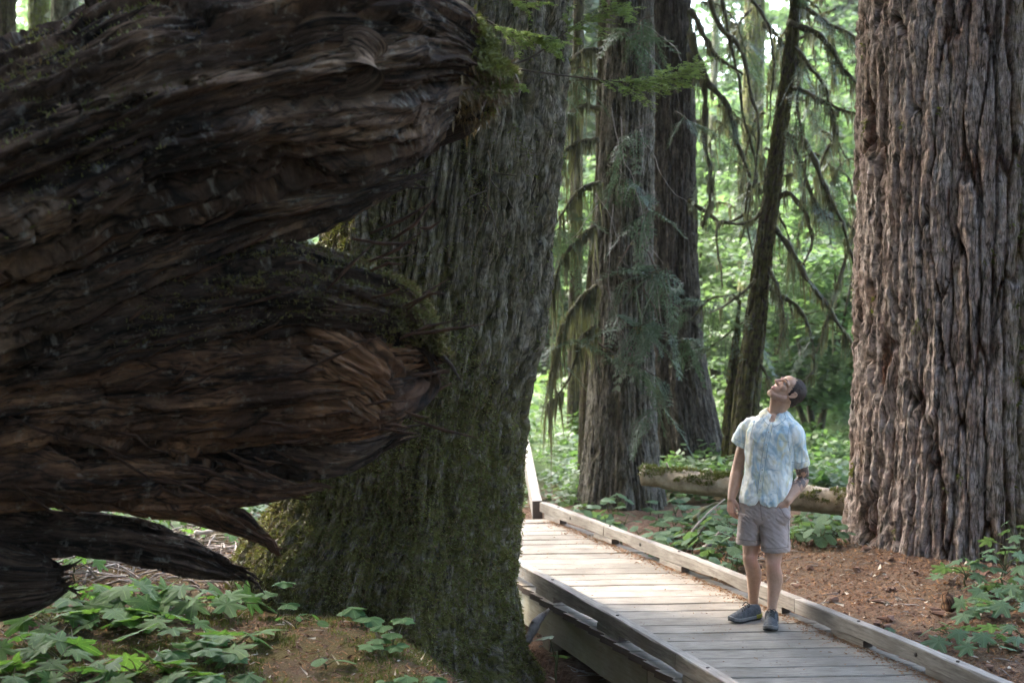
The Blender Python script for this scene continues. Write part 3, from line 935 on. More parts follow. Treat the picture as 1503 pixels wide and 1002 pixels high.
tufts(g, P, Nn, 0.022, 0.004, 0.0, rs, 1)
obj('brown_moss', g.mesh('brown_moss', True), MAT['moss_brown'], fallen, kind='stuff')
g = G()
P, Nn = pick_on(UPV, lambda px, py, N: ss(690, 735, px) * (1 - ss(130, 200, py)) * 1.0, 9000, rs)
tufts(g, P, Nn, 0.030, 0.005, 0.4, rs, 2)
P, Nn = pick_on(UPV, lambda px, py, N: (px < 260) * ss(0.5, 0.9, N[:, 2]) * np.clip(0.3 + fbm(np.stack([px / 40, py / 30, 0 * px], 1), 2, 3) * 2, 0, 1), 5000, rs)
tufts(g, P, Nn, 0.020, 0.004, 0.0, rs, 1)
obj('green_moss', g.mesh('green_moss', True), MAT['moss'], fallen, kind='stuff')
# ------------------------------------------------------------------ boardwalk
walk = thing('boardwalk', 'weathered grey plank boardwalk with low kerb rails running between the big trees', 'boardwalk', (1.2, 9.0, 0))
WO = np.array([1.2, 9.0, 0.0])
SK = math.atan(0.066)
rs = np.random.default_rng(41)
plank_n = 0
y0 = 6.05
while y0 < 13.45:
    w = 0.196 + rs.uniform(-0.006, 0.008)
    gap = rs.choice([0.008, 0.012, 0.017], p=[0.4, 0.4, 0.2])
    # board centre line y = y0 + tan(SK) * x ; ends on the two kerb lines
    xl = xr = 1.0
    for _ in range(12):
        xl = LX(y0 + math.tan(SK) * xl) - 0.10
        xr = RX(y0 + math.tan(SK) * xr) + 0.03
    xl += rs.uniform(-0.014, 0.012)
    xr += rs.uniform(-0.012, 0.012)
    cx = (xl + xr) / 2
    L = (xr - xl) / math.cos(SK)
    nseg = 9
    ex = np.linspace(-L / 2, L / 2, nseg)
    t_ = 0.044
    ch = 0.005
    prof = np.array([(-w / 2, -t_), (w / 2, -t_), (w / 2, -ch), (w / 2 - ch, 0), (0, -0.001), (-w / 2 + ch, 0), (-w / 2, -ch)])
    k = len(prof)
    wob = rs.normal(0, 0.0013, (nseg, 1))
    edge = rs.normal(0, 0.0016, (nseg, k))
    cutm = np.clip(np.abs(ex) / (L / 2), 0, 1)[:, None] ** 8
    V = np.stack([np.repeat(ex[:, None], k, 1) - 0.42 * prof[None, :, 0] * cutm, prof[None, :, 0] + edge, prof[None, :, 1] + wob], -1).reshape(-1, 3)
    T = [(0, j + 1, j) for j in range(1, k - 1)] + [((nseg - 1) * k, (nseg - 1) * k + j, (nseg - 1) * k + j + 1) for j in range(1, k - 1)]
    o = obj('plank', mesh('plank', V, T, grid_quads(nseg, k, True), None, False), MAT['board'], walk)
    o.location = np.array([cx, y0 + math.tan(SK) * cx, rs.uniform(-0.003, 0.003)]) - WO
    o.rotation_euler = (rs.normal(0, 0.004), 0, SK + rs.normal(0, 0.003))
    plank_n += 1
    y0 += (w + gap) / math.cos(SK)

nail_spots = [(o_.matrix_basis, o_) for o_ in walk.children]
g = G()
for mb_, o_ in nail_spots:
    xs_ = [v.co.x for v in o_.data.vertices]
    for ex_ in (min(xs_) + 0.16, max(xs_) - 0.14, (min(xs_) + max(xs_)) / 2):
        for yy in (-0.055, 0.06):
            c_ = np.array(mb_ @ Vector((ex_ + rs.normal(0, .008), yy + rs.normal(0, .006), 0.0012)))
            t8 = np.linspace(0, 2 * math.pi, 7)[:-1]
            V = np.vstack([c_ + np.stack([np.cos(t8), np.sin(t8), 0 * t8], 1) * 0.0055, c_ + [0, 0, .0008]])
            g.add(V, [(j, (j + 1) % 6, 6) for j in range(6)])
obj('nail_heads', g.mesh('nail_heads'), MAT['iron'], walk, kind='stuff')

def along(P, a, b, n):
    """n points between arc lengths a and b of a plan polyline"""
    s = np.concatenate([[0], np.cumsum(np.linalg.norm(np.diff(P, axis=0), axis=1))])
    t = np.linspace(a, b, n)
    return np.stack([np.interp(t, s, P[:, 0]), np.interp(t, s, P[:, 1])], 1), s[-1]

def beam(name, pts, side, w, z0, z1, mat, paint=None, rough=0.004, seed=0, parent=walk, ch=0.006):
    """squared timber following plan points; side=+1 puts its thickness to the left of travel"""
    n = len(pts)
    tn = np.gradient(pts, axis=0)
    tn /= np.linalg.norm(tn, axis=1)[:, None]
    nl = np.stack([-tn[:, 1], tn[:, 0]], 1) * side
    prof = np.array([(0, z0), (w, z0), (w, z1 - ch), (w - ch, z1), (ch, z1), (0, z1 - ch)])
    r_ = np.random.default_rng(seed)
    k = len(prof)
    e = r_.normal(0, rough, (n, k, 2))
    e = (e + np.roll(e, 1, 0) + np.roll(e, -1, 0)) / 2
    xy = pts[:, None] + nl[:, None] * (prof[None, :, :1] + e[..., :1] * 0.7)
    z = prof[None, :, 1] + e[..., 1] * np.array([1.6, 1.6, 0.7, 0.5, 0.5, 0.7])[None]
    V = np.concatenate([xy, z[..., None]], -1).reshape(-1, 3)
    T = [(0, j + 1, j) for j in range(1, k - 1)] + [((n - 1) * k, (n - 1) * k + j, (n - 1) * k + j + 1) for j in range(1, k - 1)]
    c = np.array([*pts[n // 2], 0.0])
    ang = math.atan2(*(pts[-1] - pts[0])[::-1])
    Vl = V - c
    ca, sa = math.cos(-ang), math.sin(-ang)
    Vl = np.stack([Vl[:, 0] * ca - Vl[:, 1] * sa, Vl[:, 0] * sa + Vl[:, 1] * ca, Vl[:, 2]], 1)
    pa = np.zeros(len(V)) if paint is None else np.repeat(paint, k)
    o = obj(name, mesh(name, Vl, T, grid_quads(n, k, True), None, False, {'paint': pa}), mat, parent)
    o.location = c - (WO if parent is walk else np.array(parent.location))
    o.rotation_euler = (0, 0, ang)
    return o

KZ0 = 0.052
bolts = []
def kerb_run(P, side, splices, blocks, seed, paint_at=None):
    tot = along(P, 0, 1, 2)[1]
    cuts = [0.0] + [s for s in splices if s < tot] + [tot]
    for a, b in zip(cuts[:-1], cuts[1:]):
        n = max(6, int((b - a) / 0.11))
        pts, _ = along(P, a + 0.002, b - 0.002, n)
        pa = None
        if paint_at is not None:
            t = np.linspace(a, b, n)
            pa = np.exp(-((t - paint_at[0]) / paint_at[1]) ** 2)
        beam('kerb_rail', pts, side, 0.075, KZ0 + random.uniform(-0.003, 0.003), KZ + random.uniform(-0.002, 0.003), MAT['kerb'], pa, 0.0035, seed + int(a * 10))
    for s in blocks:
        if s + 0.36 < tot:
            pts, _ = along(P, s, s + 0.36, 5)
            nl = 0.004 * side
            beam('spacer_block', pts, side, 0.071, 0.003, KZ0 - 0.004, MAT['kerb'], None, 0.001, seed + int(s * 10) + 500)
            m_, _ = along(P, s + 0.1, s + 0.3, 2)
            bolts.append((m_[0], side))
    return tot
kr = kerb_run(RP, +1, [3.55, 6.6], [0.9, 1.75, 2.75, 3.72, 5.2, 6.45, 7.55, 8.5], 10)
kl = kerb_run(LP, -1 * -1, [2.95, 6.05], [0.4, 1.3, 2.5, 3.8, 4.95, 5.95, 7.2], 60, (6.05, 0.35))
for (p, side) in bolts:
    V, T, Q, U = tube([np.array([0, 0, -0.006]), np.array([0, 0, 0.006])], 0.011, 8)
    o = obj('bolt', mesh('bolt', V, T, Q), MAT['iron'], walk)
    tn = np.array([0.35, -0.94])
    o.location = np.array([p[0] + (-0.035 if True else 0), p[1] - 0.012, KZ]) - WO
# knots (dark bolt recesses) on the inner face of the far kerb
for s in (1.25, 2.2, 4.1, 5.9, 7.3):
    q, _ = along(RP, s, s + 0.02, 2)
    t_ = (q[1] - q[0]) / np.linalg.norm(q[1] - q[0])
    nl = np.array([-t_[1], t_[0]])
    c = np.array([*(q[0] + nl * 0.076), 0.1])
    d3 = np.array([*nl, 0])
    V, T, Q, U = tube([c - d3 * 0.008, c + d3 * 0.004], 0.014, 10)
    obj('bolt', mesh('bolt', V - WO, T, Q), MAT['iron'], walk)
# carrying timbers under the deck
pts, tl = along(LP, 0.0, 9.0, 40)
tn = (LP[-2] - LP[1]) / np.linalg.norm(LP[-2] - LP[1])
nl = np.array([-tn[1], tn[0]])
tt = np.linspace(0, 9.0, 40)
for a, b in ((0.0, 3.4), (3.404, tl)):
    n = 24
    p, _ = along(LP + nl * 0.055, a, b, n)
    t = np.linspace(a, b, n)
    beam('stringer', p, -1, 0.09, -0.29, -0.046, MAT['stringer'], np.exp(-((t - 6.05) / 0.28) ** 2), 0.004, int(a) + 3, ch=0.004)
p, _ = along(RP, 0.0, 9.5, 30)
beam('stringer', p, +1, 0.09, -0.29, -0.046, MAT['stringer'], None, 0.004, 9)
for s in (0.6, 2.9, 5.2, 7.0):
    a, _ = along(LP, s, s + 0.01, 2)
    b = a[0] + np.array([1.35, 0.52])
    pts = np.linspace(a[0] + np.array([0.0, 0.0]), b, 5)
    beam('sleeper', pts, +1, 0.14, -0.46, -0.295, MAT['stringer'], None, 0.003, int(s * 9))
# kerb rail that runs on past the corner of the walk
e0, e1 = on_plane(796, 736, KZ)[:2], on_plane(776, 645, KZ)[:2]
pts = np.linspace(e0 + np.array([0.0, 0.05]), e1, 24)
beam('kerb_rail', pts, +1, 0.095, KZ0 - 0.09, KZ, MAT['kerb'], None, 0.002, 91)
for f in (0.03, 0.35, 0.7, 0.985):
    p = e0 + (e1 - e0) * f
    d_ = (e1 - e0) / np.linalg.norm(e1 - e0)
    beam('rail_post', np.stack([p + np.array([0, 0.03]), p + d_ * 0.1 + np.array([0, 0.03])]), +1, 0.09, -0.35, KZ0 - 0.094, MAT['kerb'], None, 0.001, 95)

# loose needles and crumbs on the deck, thickest against the far kerb
def needles(g, P, ln, wd, rs, lift=0.002, tilt=0.2):
    n = len(P)
    a = rs.uniform(0, math.pi * 2, n)
    L = ln * rs.uniform(0.4, 1.4, n)
    D = np.stack([np.cos(a), np.sin(a), rs.normal(0, tilt, n)], 1)
    Sd = np.stack([-np.sin(a), np.cos(a), rs.normal(0, 0.5, n)], 1) * (wd * rs.uniform(0.6, 1.5, (n, 1)))
    B = P + np.array([0, 0, lift])
    V = np.stack([B - Sd, B + D * L[:, None] * 0.5 - Sd * 0.4 + np.array([0, 0, wd]), B + D * L[:, None], B + Sd], 1)
    i = np.arange(n)[:, None] * 4
    g.add(V.reshape(-1, 3), None, i + [0, 1, 2, 3])
rs = np.random.default_rng(44)
g = G()
n = 3600
y = rs.uniform(6.2, 13.4, n)
off = np.abs(rs.gamma(1.0, 0.05, n)) + 0.02
x = RX(y) - 0.05 - off
keep = x > LX(y)
needles(g, np.stack([x, y, np.full(n, 0.002)], 1)[keep], 0.03, 0.0028, rs, 0.003)
n = 350
y = rs.uniform(6.2, 13.2, n)
x = LX(y) + rs.uniform(0.02, 1.2, n)
needles(g, np.stack([x, y, np.full(n, 0.002)], 1), 0.02, 0.002, rs, 0.003)
obj('needle_drift', g.mesh('needle_drift', False), MAT['litter'], kind='stuff', label='drift of reddish brown needles along the far kerb of the boardwalk', category='needles')

# ------------------------------------------------------------------ litter on the ground
def scatter_ground(n, x0, x1, y0, y1, rs, cond=None):
    x = rs.uniform(x0, x1, n)
    y = rs.uniform(y0, y1, n)
    if cond is not None:
        k = cond(x, y)
        x, y = x[k], y[k]
    return np.stack([x, y, ground_z(x, y)], 1)
rs = np.random.default_rng(45)
right_of = lambda x, y: x > RX(np.clip(y, 4, 13.6)) + 0.02
left_of = lambda x, y: x < LX(np.clip(y, 4, 13.7)) - 0.12
g = G()
needles(g, scatter_ground(26000, 1.2, 5.2, 7.4, 12.8, rs, right_of), 0.035, 0.005, rs, 0.0, 0.35)
needles(g, scatter_ground(26000, -4.0, 1.3, 6.8, 12.5, rs, left_of), 0.035, 0.004, rs, 0.0, 0.35)
obj('needle_litter', g.mesh('needle_litter', False), MAT['litter'], kind='stuff')
g = G()
needles(g, scatter_ground(9000, 1.2, 5.2, 7.4, 12.8, rs, right_of), 0.03, 0.007, rs, 0.0, 0.25)
needles(g, scatter_ground(14000, -4.0, 1.4, 6.8, 12.5, rs, left_of), 0.045, 0.006, rs, 0.002, 0.35)
obj('bark_litter', g.mesh('bark_litter', False), MAT['litter_dark'], kind='stuff')
g = G()
needles(g, scatter_ground(500, 1.2, 5.2, 7.4, 12.8, rs, right_of), 0.05, 0.010, rs, 0.006, 0.4)
needles(g, scatter_ground(1300, -3.6, 1.4, 7.2, 13, rs, left_of), 0.07, 0.006, rs, 0.006, 0.5)
obj('pale_chips', g.mesh('pale_chips', False), MAT['chip'], kind='stuff')
g = G()
P = scatter_ground(26000, -3.0, 0.6, 6.8, 9.4, rs, left_of)
mm = fbm(np.stack([P[:, 0] * 2.2, P[:, 1] * 2.2, 0 * P[:, 0]], 1), 3, 55)
P = P[mm > 0.0]
tufts(g, P, np.tile([[0.0, 0, 1.0]], (len(P), 1)), 0.024, 0.004, 0.0, rs, 2)
obj('ground_moss', g.mesh('ground_moss', True), MAT['moss'], kind='stuff')

# ------------------------------------------------------------------ fallen log behind the person
def log_mesh(P, r, k, seed, amp):
    P = smooth_path(np.column_stack([P, r]), 90)
    V, T, Q, U = tube(P[:, :3], P[:, 3], k)
    n = len(P) * k
    ctr = np.repeat(P[:, :3], k, 0)
    d = V[:n] - ctr
    nz = fbm(V[:n] * np.array([3, 3, 5]), 4, seed) * amp * 2 + fbm(V[:n] * 18, 3, seed + 2) * amp * 0.6
    V[:n] += d / np.linalg.norm(d, axis=1)[:, None] * nz[:, None]
    return V, T, Q, U
l0, l1 = at(944, 697, 13.6), at(1262, 742, 12.9)
mid_ = (l0 + l1) / 2 + np.array([0, 0, 0.02])
mlog = thing('mossy_log', 'fallen mossy log with a pale sawn end propped across the plants behind the person', 'log', mid_)
Pl = np.array([l0, l0 * .7 + l1 * .3, mid_, l0 * .3 + l1 * .7, l1, l1 + (l1 - l0) * 0.3]) - mid_
V, T, Q, U = log_mesh(Pl, [0.098, 0.112, 0.122, 0.127, 0.118, 0.12], 30, 61, 0.012)
lm = M('log_bark')
o_ = lm.coord()
nb = lm.noise(o_, 9, 6, 0.65)
nm = lm.noise(o_, 3.2, 5, 0.65)
c = lm.ramp(nb, [(0.32, (0.15, 0.12, 0.085)), (0.5, (0.33, 0.275, 0.20)), (0.68, (0.46, 0.40, 0.31))])
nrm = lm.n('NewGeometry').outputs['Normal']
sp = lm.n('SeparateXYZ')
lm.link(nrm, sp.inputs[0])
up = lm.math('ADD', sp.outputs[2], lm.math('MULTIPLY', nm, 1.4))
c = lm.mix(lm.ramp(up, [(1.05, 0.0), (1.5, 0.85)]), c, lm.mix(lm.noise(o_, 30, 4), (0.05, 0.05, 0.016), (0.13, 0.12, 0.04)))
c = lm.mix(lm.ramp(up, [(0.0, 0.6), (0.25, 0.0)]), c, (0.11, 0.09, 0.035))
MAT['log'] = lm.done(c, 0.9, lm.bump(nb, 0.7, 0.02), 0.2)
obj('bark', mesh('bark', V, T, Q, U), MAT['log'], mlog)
g = G()
ii = rng.integers(0, 90 * 30, 14000)
Nl = V[ii] - np.repeat(smooth_path(np.column_stack([Pl, np.zeros(len(Pl))]), 90)[:, :3], 30, 0)[ii]
Nl /= np.linalg.norm(Nl, axis=1)[:, None]
kk = (Nl[:, 2] > 0.1) & (fbm(V[ii] * np.array([4, 4, 6]), 3, 17) > 0.0)
tufts(g, V[ii][kk] + rng.normal(0, 0.012, (kk.sum(), 3)) * [1, .3, .1], Nl[kk], 0.026, 0.008, 0.1, None, 2)
obj('moss', g.mesh('moss', True), MAT['moss'], mlog, kind='stuff')
# sawn end
d = (l1 - l0) / np.linalg.norm(l1 - l0)
c0 = l0 - mid_ - d * 0.004
a_ = np.cross(d, [0, 0, 1.0])
a_ /= np.linalg.norm(a_)
b_ = np.cross(a_, d)
th = np.linspace(0, 2 * math.pi, 28, endpoint=False)
rads = [0.0, 0.03, 0.062, 0.098]
V = [c0 - d * 0.012]
for q, r_ in enumerate(rads[1:]):
    for t in th:
        V.append(c0 + (a_ * math.cos(t) + b_ * math.sin(t)) * r_ * (1 + 0.03 * math.sin(3 * t)) - d * (0.012 if q < 2 else 0.0) - d * 0.01 * math.sin(t * 2 + q))
T = [(0, 1 + j, 1 + (j + 1) % 28) for j in range(28)]
Q = [(1 + q * 28 + j, 1 + (q + 1) * 28 + j, 1 + (q + 1) * 28 + (j + 1) % 28, 1 + q * 28 + (j + 1) % 28) for q in range(2) for j in range(28)]
obj('sawn_end', mesh('sawn_end', V, T, Q, None, False), m_plain('sawn_wood', (0.25, 0.21, 0.18), (0.52, 0.47, 0.42), 11, 0.85, 0.3, 4), mlog)
# stubs and pale torn bark near the far end
g = G()
rs = np.random.default_rng(62)
for f in (0.12, 0.33, 0.55, 0.9):
    p = l0 + (l1 - l0) * f - mid_ + np.array([0, -0.03, 0.1])
    V, T, Q, U = tube([p, p + np.array([rs.normal(0, 0.02), -0.02, 0.06])], [0.018, 0.008], 6)
    g.add(V, T, Q, U)
obj('stub', g.mesh('stub'), MAT['log'], mlog)
for f in (0.5,):      # rests on two buried chunks
    p = l0 + (l1 - l0) * f
    q = gz(p[0], p[1]) - 0.05
    V, T, Q, U = tube([[p[0], p[1] + 0.03, q], [p[0] + 0.03, p[1] + 0.04, q + 0.2], [p[0], p[1] + 0.02, p[2] - 0.09]], [0.15, 0.12, 0.07], 10)
    V = V + fbm(V * 9, 3, 6)[:, None] * 0.03
    obj('old_stump', mesh('old_stump', V, T, Q, U), MAT['rot_dark'], None, label='low rotten stump propping the mossy log behind the person', category='stump')

# ------------------------------------------------------------------ sticks and broken wood
def stick(name, label, pts, r, mat, k=7, cat='stick', group=None, seed=0):
    pts = np.array(pts, float)
    S_ = smooth_path(np.column_stack([pts, np.linspace(r, r * 0.45, len(pts))]), 22)
    V, T, Q, U = tube(S_[:, :3], S_[:, 3] * (1 + 0.25 * np.sin(np.linspace(0, 19, 22) + seed)), k)
    c = pts.mean(0)
    o = obj(name, mesh(name, V - c, T, Q, U), mat, None, label=label, category=cat)
    o.location = c
    if group:
        o['group'] = group
    return o
stick('pale_stick', 'long pale curved stick rising out of the plants beside the person', [at(1003, 800, 12.3), at(1018, 776, 12.3), at(1040, 752, 12.4), at(1064, 732, 12.5)], 0.012, MAT['deadwood'])
stick('pale_stick', 'mossy stick arched behind the pale curved stick', [at(1019, 762, 12.7), at(1030, 750, 12.8), at(1048, 740, 12.9), at(1075, 738, 13.0)], 0.022, MAT['moss_dark'], 7)
stick('dark_stick', 'short black broken stick pointing up beneath the pale curved stick', [at(1000, 809, 11.9), at(1016, 791, 11.9), at(1034, 773, 12.0)], 0.026, MAT['branch'])
stick('dark_stick', 'stubby brown broken branch end jutting up close to the far kerb', [at(1034, 806, 11.4), at(1042, 797, 11.4), at(1056, 781, 11.5)], 0.030, MAT['stick'])
stick('grey_stick', 'upper of two grey half buried roots in the reddish soil behind the kerb', [at(1172, 858, 10.6), at(1195, 857, 10.55), at(1225, 866, 10.4), at(1252, 872, 10.3)], 0.028, MAT['stick'], cat='root')
stick('grey_stick', 'lower of two grey half buried roots in the reddish soil behind the kerb', [at(1172, 866, 10.35), at(1190, 868, 10.3), at(1208, 875, 10.2)], 0.026, MAT['stick'], cat='root')
stick('grey_log', 'thin grey fallen limb lying on litter in the gap below the arching root', [at(285, 783, 11.2), at(310, 780, 11.25), at(332, 777, 11.3)], 0.022, MAT['deadwood'])
rs = np.random.default_rng(66)
for k in range(46):
    px, py = rs.uniform(60, 340), rs.uniform(752, 850)
    Yd = F_PX * (CAM_H - 0.1) / (py - 409) * 0.97
    p = at(px, py, Yd)
    p[2] = gz(p[0], p[1]) + rs.uniform(0.01, 0.12)
    a = rs.uniform(0, math.pi)
    L = rs.uniform(0.12, 0.45)
    d = np.array([math.cos(a) * L, math.sin(a) * L * 0.5, rs.normal(0, 0.05)])
    stick('twig', 'grey twig in the tangle under the roots of the fallen tree', [p - d / 2, p + rs.normal(0, 0.012, 3), p + d / 2], rs.uniform(0.004, 0.012), MAT['deadwood' if k % 3 else 'stick'], 5, 'twig', 'twigs tangled under the fallen tree', k)
for k in range(34):
    px, py = rs.uniform(785, 905), rs.uniform(905, 1000)
    if py < 905 + (px - 785) * 0.75:
        continue
    p = on_plane(px, py, -0.45)
    p[2] = gz(p[0], p[1]) + 0.012
    a = rs.uniform(0, math.pi)
    L = rs.uniform(0.1, 0.3)
    d = np.array([math.cos(a) * L, math.sin(a) * L, rs.normal(0, 0.02)])
    stick('twig', 'grey twig lying in brown litter below the boardwalk edge', [p - d / 2, p + rs.normal(0, 0.008, 3), p + d / 2], rs.uniform(0.003, 0.008), MAT['deadwood'], 5, 'twig', 'twigs below the boardwalk edge', k)
# driftwood like chunk by the giant tree
p0 = at(783, 922, 9.9)
V, T, Q, U = tube(smooth_path(np.array([at(776, 940, 9.9), at(781, 925, 9.9), at(790, 910, 9.9), at(800, 900, 9.95), at(806, 893, 9.95)]), 26), 0.032 * np.interp(np.linspace(0, 1, 26), [0, 0.3, 0.6, 1], [0.9, 1.1, 0.8, 0.25]), 14)
V = V + (fbm(V * np.array([16, 16, 9]), 4, 8) * 0.05)[:, None] * np.array([1, 0.4, 0.6]) + (fbm(V * 50, 3, 9) * 0.012)[:, None]
o = obj('wood_chunk', mesh('wood_chunk', V - p0, T, Q, U), MAT['stick'], None, label='twisted grey chunk of wood between the giant tree foot and the boardwalk', category='wood chunk')
o.location = p0
cp = on_plane(1391, 889, 0.14)
V, T, Q, U = tube(smooth_path(np.array([[0, 0, -0.03], [0.005, 0, 0.03], [-0.01, 0.01, 0.07], [0.0, 0.0, 0.095]]), 14), [0.04, 0.05, 0.05, 0.045, 0.045, 0.04, 0.04, 0.035, 0.032, 0.03, 0.025, 0.02, 0.014, 0.006], 12)
V = V + fbm(V * 26, 3, 4)[:, None] * 0.012
o = obj('bark_chunk', mesh('bark_chunk', V, T, Q, U), MAT['rot_warm'], None, label='small upright dark red bark chunk alone in the reddish soil', category='bark chunk')
o.location = cp

g = G()
for p in scatter_ground(420, 1.2, 5.0, 7.4, 12.6, rs, right_of):
    a = rs.uniform(0, 6.28)
    L = rs.uniform(0.03, 0.16)
    d = np.array([math.cos(a) * L, math.sin(a) * L, rs.normal(0, 0.012)])
    V, T, Q, U = tube([p + [0, 0, .004], p + d * .5 + [0, 0, .010], p + d + [0, 0, .004]], [0.004, 0.0035, 0.002], 4)
    g.add(V, T, Q, U)
obj('small_sticks', g.mesh('small_sticks'), MAT['stick'], kind='stuff')
g = G()
for p in scatter_ground(160, 1.2, 5.0, 7.4, 12.6, rs, right_of):
    ball_r = rs.uniform(0.010, 0.026)
    V, T, Q, U = tube([p, p + [rs.normal(0, .02), rs.normal(0, .02), ball_r], p + [rs.normal(0, .03), rs.normal(0, .03), ball_r * 1.2]], [ball_r, ball_r * 1.1, ball_r * .4], 6)
    g.add(V, T, Q, U)
obj('bark_crumbs', g.mesh('bark_crumbs', False), MAT['litter_dark'], kind='stuff')

g = G()
rq = np.random.default_rng(88)
for p in scatter_ground(1100, -5.0, -1.4, 9.6, 15.0, rq):
    a = rq.uniform(0, 6.28)
    L = rq.uniform(0.08, 0.5)
    d = np.array([math.cos(a) * L, math.sin(a) * L, abs(rq.normal(0, 0.07))])
    r_ = rq.uniform(0.003, 0.011)
    V, T, Q, U = tube([p + [0, 0, .01], p + d * .5 + [0, 0, .03], p + d + [0, 0, .01]], [r_, r_ * .9, r_ * .4], 4)
    g.add(V, T, Q, U)
obj('brush_litter', g.mesh('brush_litter'), MAT['stick'], kind='stuff')

# ------------------------------------------------------------------ leaves
def leaf_outline(kind, n=44, seed=0):
    r_ = np.random.default_rng(seed)
    a = np.linspace(-math.pi, math.pi, n, endpoint=False)
    if kind == 'maple':          # lobed, toothed, palm shaped
        lob = [(0, 1.0, .30), (R(52), .92, .27), (R(-52), .92, .27), (R(103), .72, .25), (R(-103), .72, .25), (R(150), .42, .3), (R(-150), .42, .3)]
        r = np.full(n, 0.30)
        for (c, h, w) in lob:
            d = (a - c + math.pi) % (2 * math.pi) - math.pi
            r = np.maximum(r, h * (1 - np.clip(np.abs(d) / (w * 1.75), 0, 1) ** 1.35 * 0.62) * (np.abs(d) < w * 1.75))
        r = r * (1 + 0.07 * np.where(np.arange(n) % 2, 1, -1)) + r_.normal(0, 0.01, n)
        r = np.maximum(r, 0.26)
    elif kind == 'fan':          # broad fan with a wavy front edge
        r = np.where(np.abs(a) < R(72), 0.86 + 0.10 * np.cos(a * 7) + 0.05 * np.cos(a * 2), 0.0)
        r = np.where(np.abs(a) >= R(72), 0.75 * np.exp(-((np.abs(a) - R(72)) / 0.28) ** 2) + 0.05, r)
    elif kind == 'heart':
        r = 0.62 * (1 + 0.42 * np.cos(a) + 0.12 * np.cos(2 * a)) + 0.18 * np.exp(-((np.abs(a) - R(140)) / 0.4) ** 2)
        r = r * (1 + 0.025 * np.where(np.arange(n) % 2, 1, -1))
    else:                        # ovate
        r = 0.5 / np.sqrt((np.cos(a) / 1.0) ** 2 + (np.sin(a) / 0.52) ** 2) * (1 + 0.25 * np.cos(a)) + 0.1
    return a, r

def leaf_mesh(name, kind, seed, droop=0.16, fold=0.07, n=44):
    a, r = leaf_outline(kind, n, seed)
    mid = 0.0 if kind != 'oval' else 0.35
    ring = [0.45, 1.0]
    V = [(0, 0, 0)]
    for q in ring:
        for t, rr_ in zip(a, r):
            x, y = math.sin(t) * rr_ * q, math.cos(t) * rr_ * q + mid
            rad = math.hypot(x, y - mid)
            z = -droop * rad ** 2 + fold * math.cos(t * 6.9) * rad * (0.5 if kind == 'maple' else 0.15) + fold * abs(x) * 0.5
            z += 0.03 * math.sin(5 * t + seed) * rad
            V.append((x, y, z))
    T = [(0, 1 + (j + 1) % n, 1 + j) for j in range(n)]
    Q = [(1 + j, 1 + (j + 1) % n, 1 + n + (j + 1) % n, 1 + n + j) for j in range(n)]
    return mesh(name, V, T, Q)

LEAF = {k: [leaf_mesh('leaf', k, s, d, f, n) for s, d, f in ((1, .16, .09), (2, .24, .06), (3, .10, .12))]
        for k, n in (('maple', 44), ('fan', 26), ('heart', 24), ('oval', 16))}

def leaf_obj(parent, me, mat, pos, yaw, pitch, roll, size):
    if len(me.materials) == 0:
        me.materials.append(mat)
    o = bpy.data.objects.new('leaf', me)
    scene.collection.objects.link(o)
    o.parent = parent
    o.location = pos
    o.rotation_euler = (pitch, roll, yaw)      # leaf tip along local +y: negative pitch droops the tip
    o.scale = (size, size, size)
    return o
LM = {}
def leafset(kind, mat):
    key = (kind, mat)
    if key not in LM:
        LM[key] = [me.copy() for me in LEAF[kind]]
        for me in LM[key]:
            me.materials.clear()
            me.materials.append(MAT[mat])
    return LM[key]

def plant(name, label, x, y, kind, mat, n, h, spread, size, rs, group=None, zbase=None, cat='plant', layers=1.0, lean=(0, 0)):
    z = gz(x, y) if zbase is None else zbase
    t = thing(name, label, cat, (x, y, z - 0.01), group)
    g = G()
    top = np.array([lean[0], lean[1], h * 0.55])
    V, T, Q, U = tube([np.zeros(3), top * 0.5 + rs.normal(0, 0.01, 3), top], [0.007, 0.006, 0.005], 5)
    g.add(V, T, Q, U)
    ms = leafset(kind, mat)
    a0 = rs.uniform(0, 6.28)
    for k in range(n):
        a = a0 + k * 2.4 + rs.normal(0, 0.3)
        f = (k + 0.6) / n
        rad = spread * math.sqrt(f) * rs.uniform(0.75, 1.2)
        hh = h * (1 - 0.45 * layers * f) * rs.uniform(0.88, 1.1)
        p = np.array([lean[0] + math.cos(a) * rad, lean[1] + math.sin(a) * rad, hh])
        s_ = top * rs.uniform(0.55, 1.0)
        V, T, Q, U = tube([s_, (s_ + p) / 2 + np.array([0, 0, 0.12 * rad]), p], [0.004, 0.0035, 0.003], 4)
        g.add(V, T, Q, U)
        if kind == 'fan':
            for q in (-1, 0, 1):
                leaf_obj(t, ms[(k + q) % 3], MAT[mat], p, a - math.pi / 2 + q * R(118), rs.normal(-0.18, 0.1), rs.normal(0, 0.08), size * rs.uniform(0.85, 1.12))
        else:
            leaf_obj(t, ms[k % 3], MAT[mat], p, a - math.pi / 2 + rs.normal(0, 0.3), rs.normal(-0.32, 0.24), rs.normal(0, 0.26), size * rs.uniform(0.75, 1.2))
    obj('stem', g.mesh('stem'), MAT['stem'], t)
    return t

rs = np.random.default_rng(71)
def ground_px(px, py, off=0.0):
    """point on the uneven ground seen at a photo pixel"""
    Yd = 5.0
    for Yd in np.arange(6.5, 40, 0.04):
        p = at(px, py, Yd)
        if p[2] <= gz(p[0], p[1]) + off:
            return p
    return p
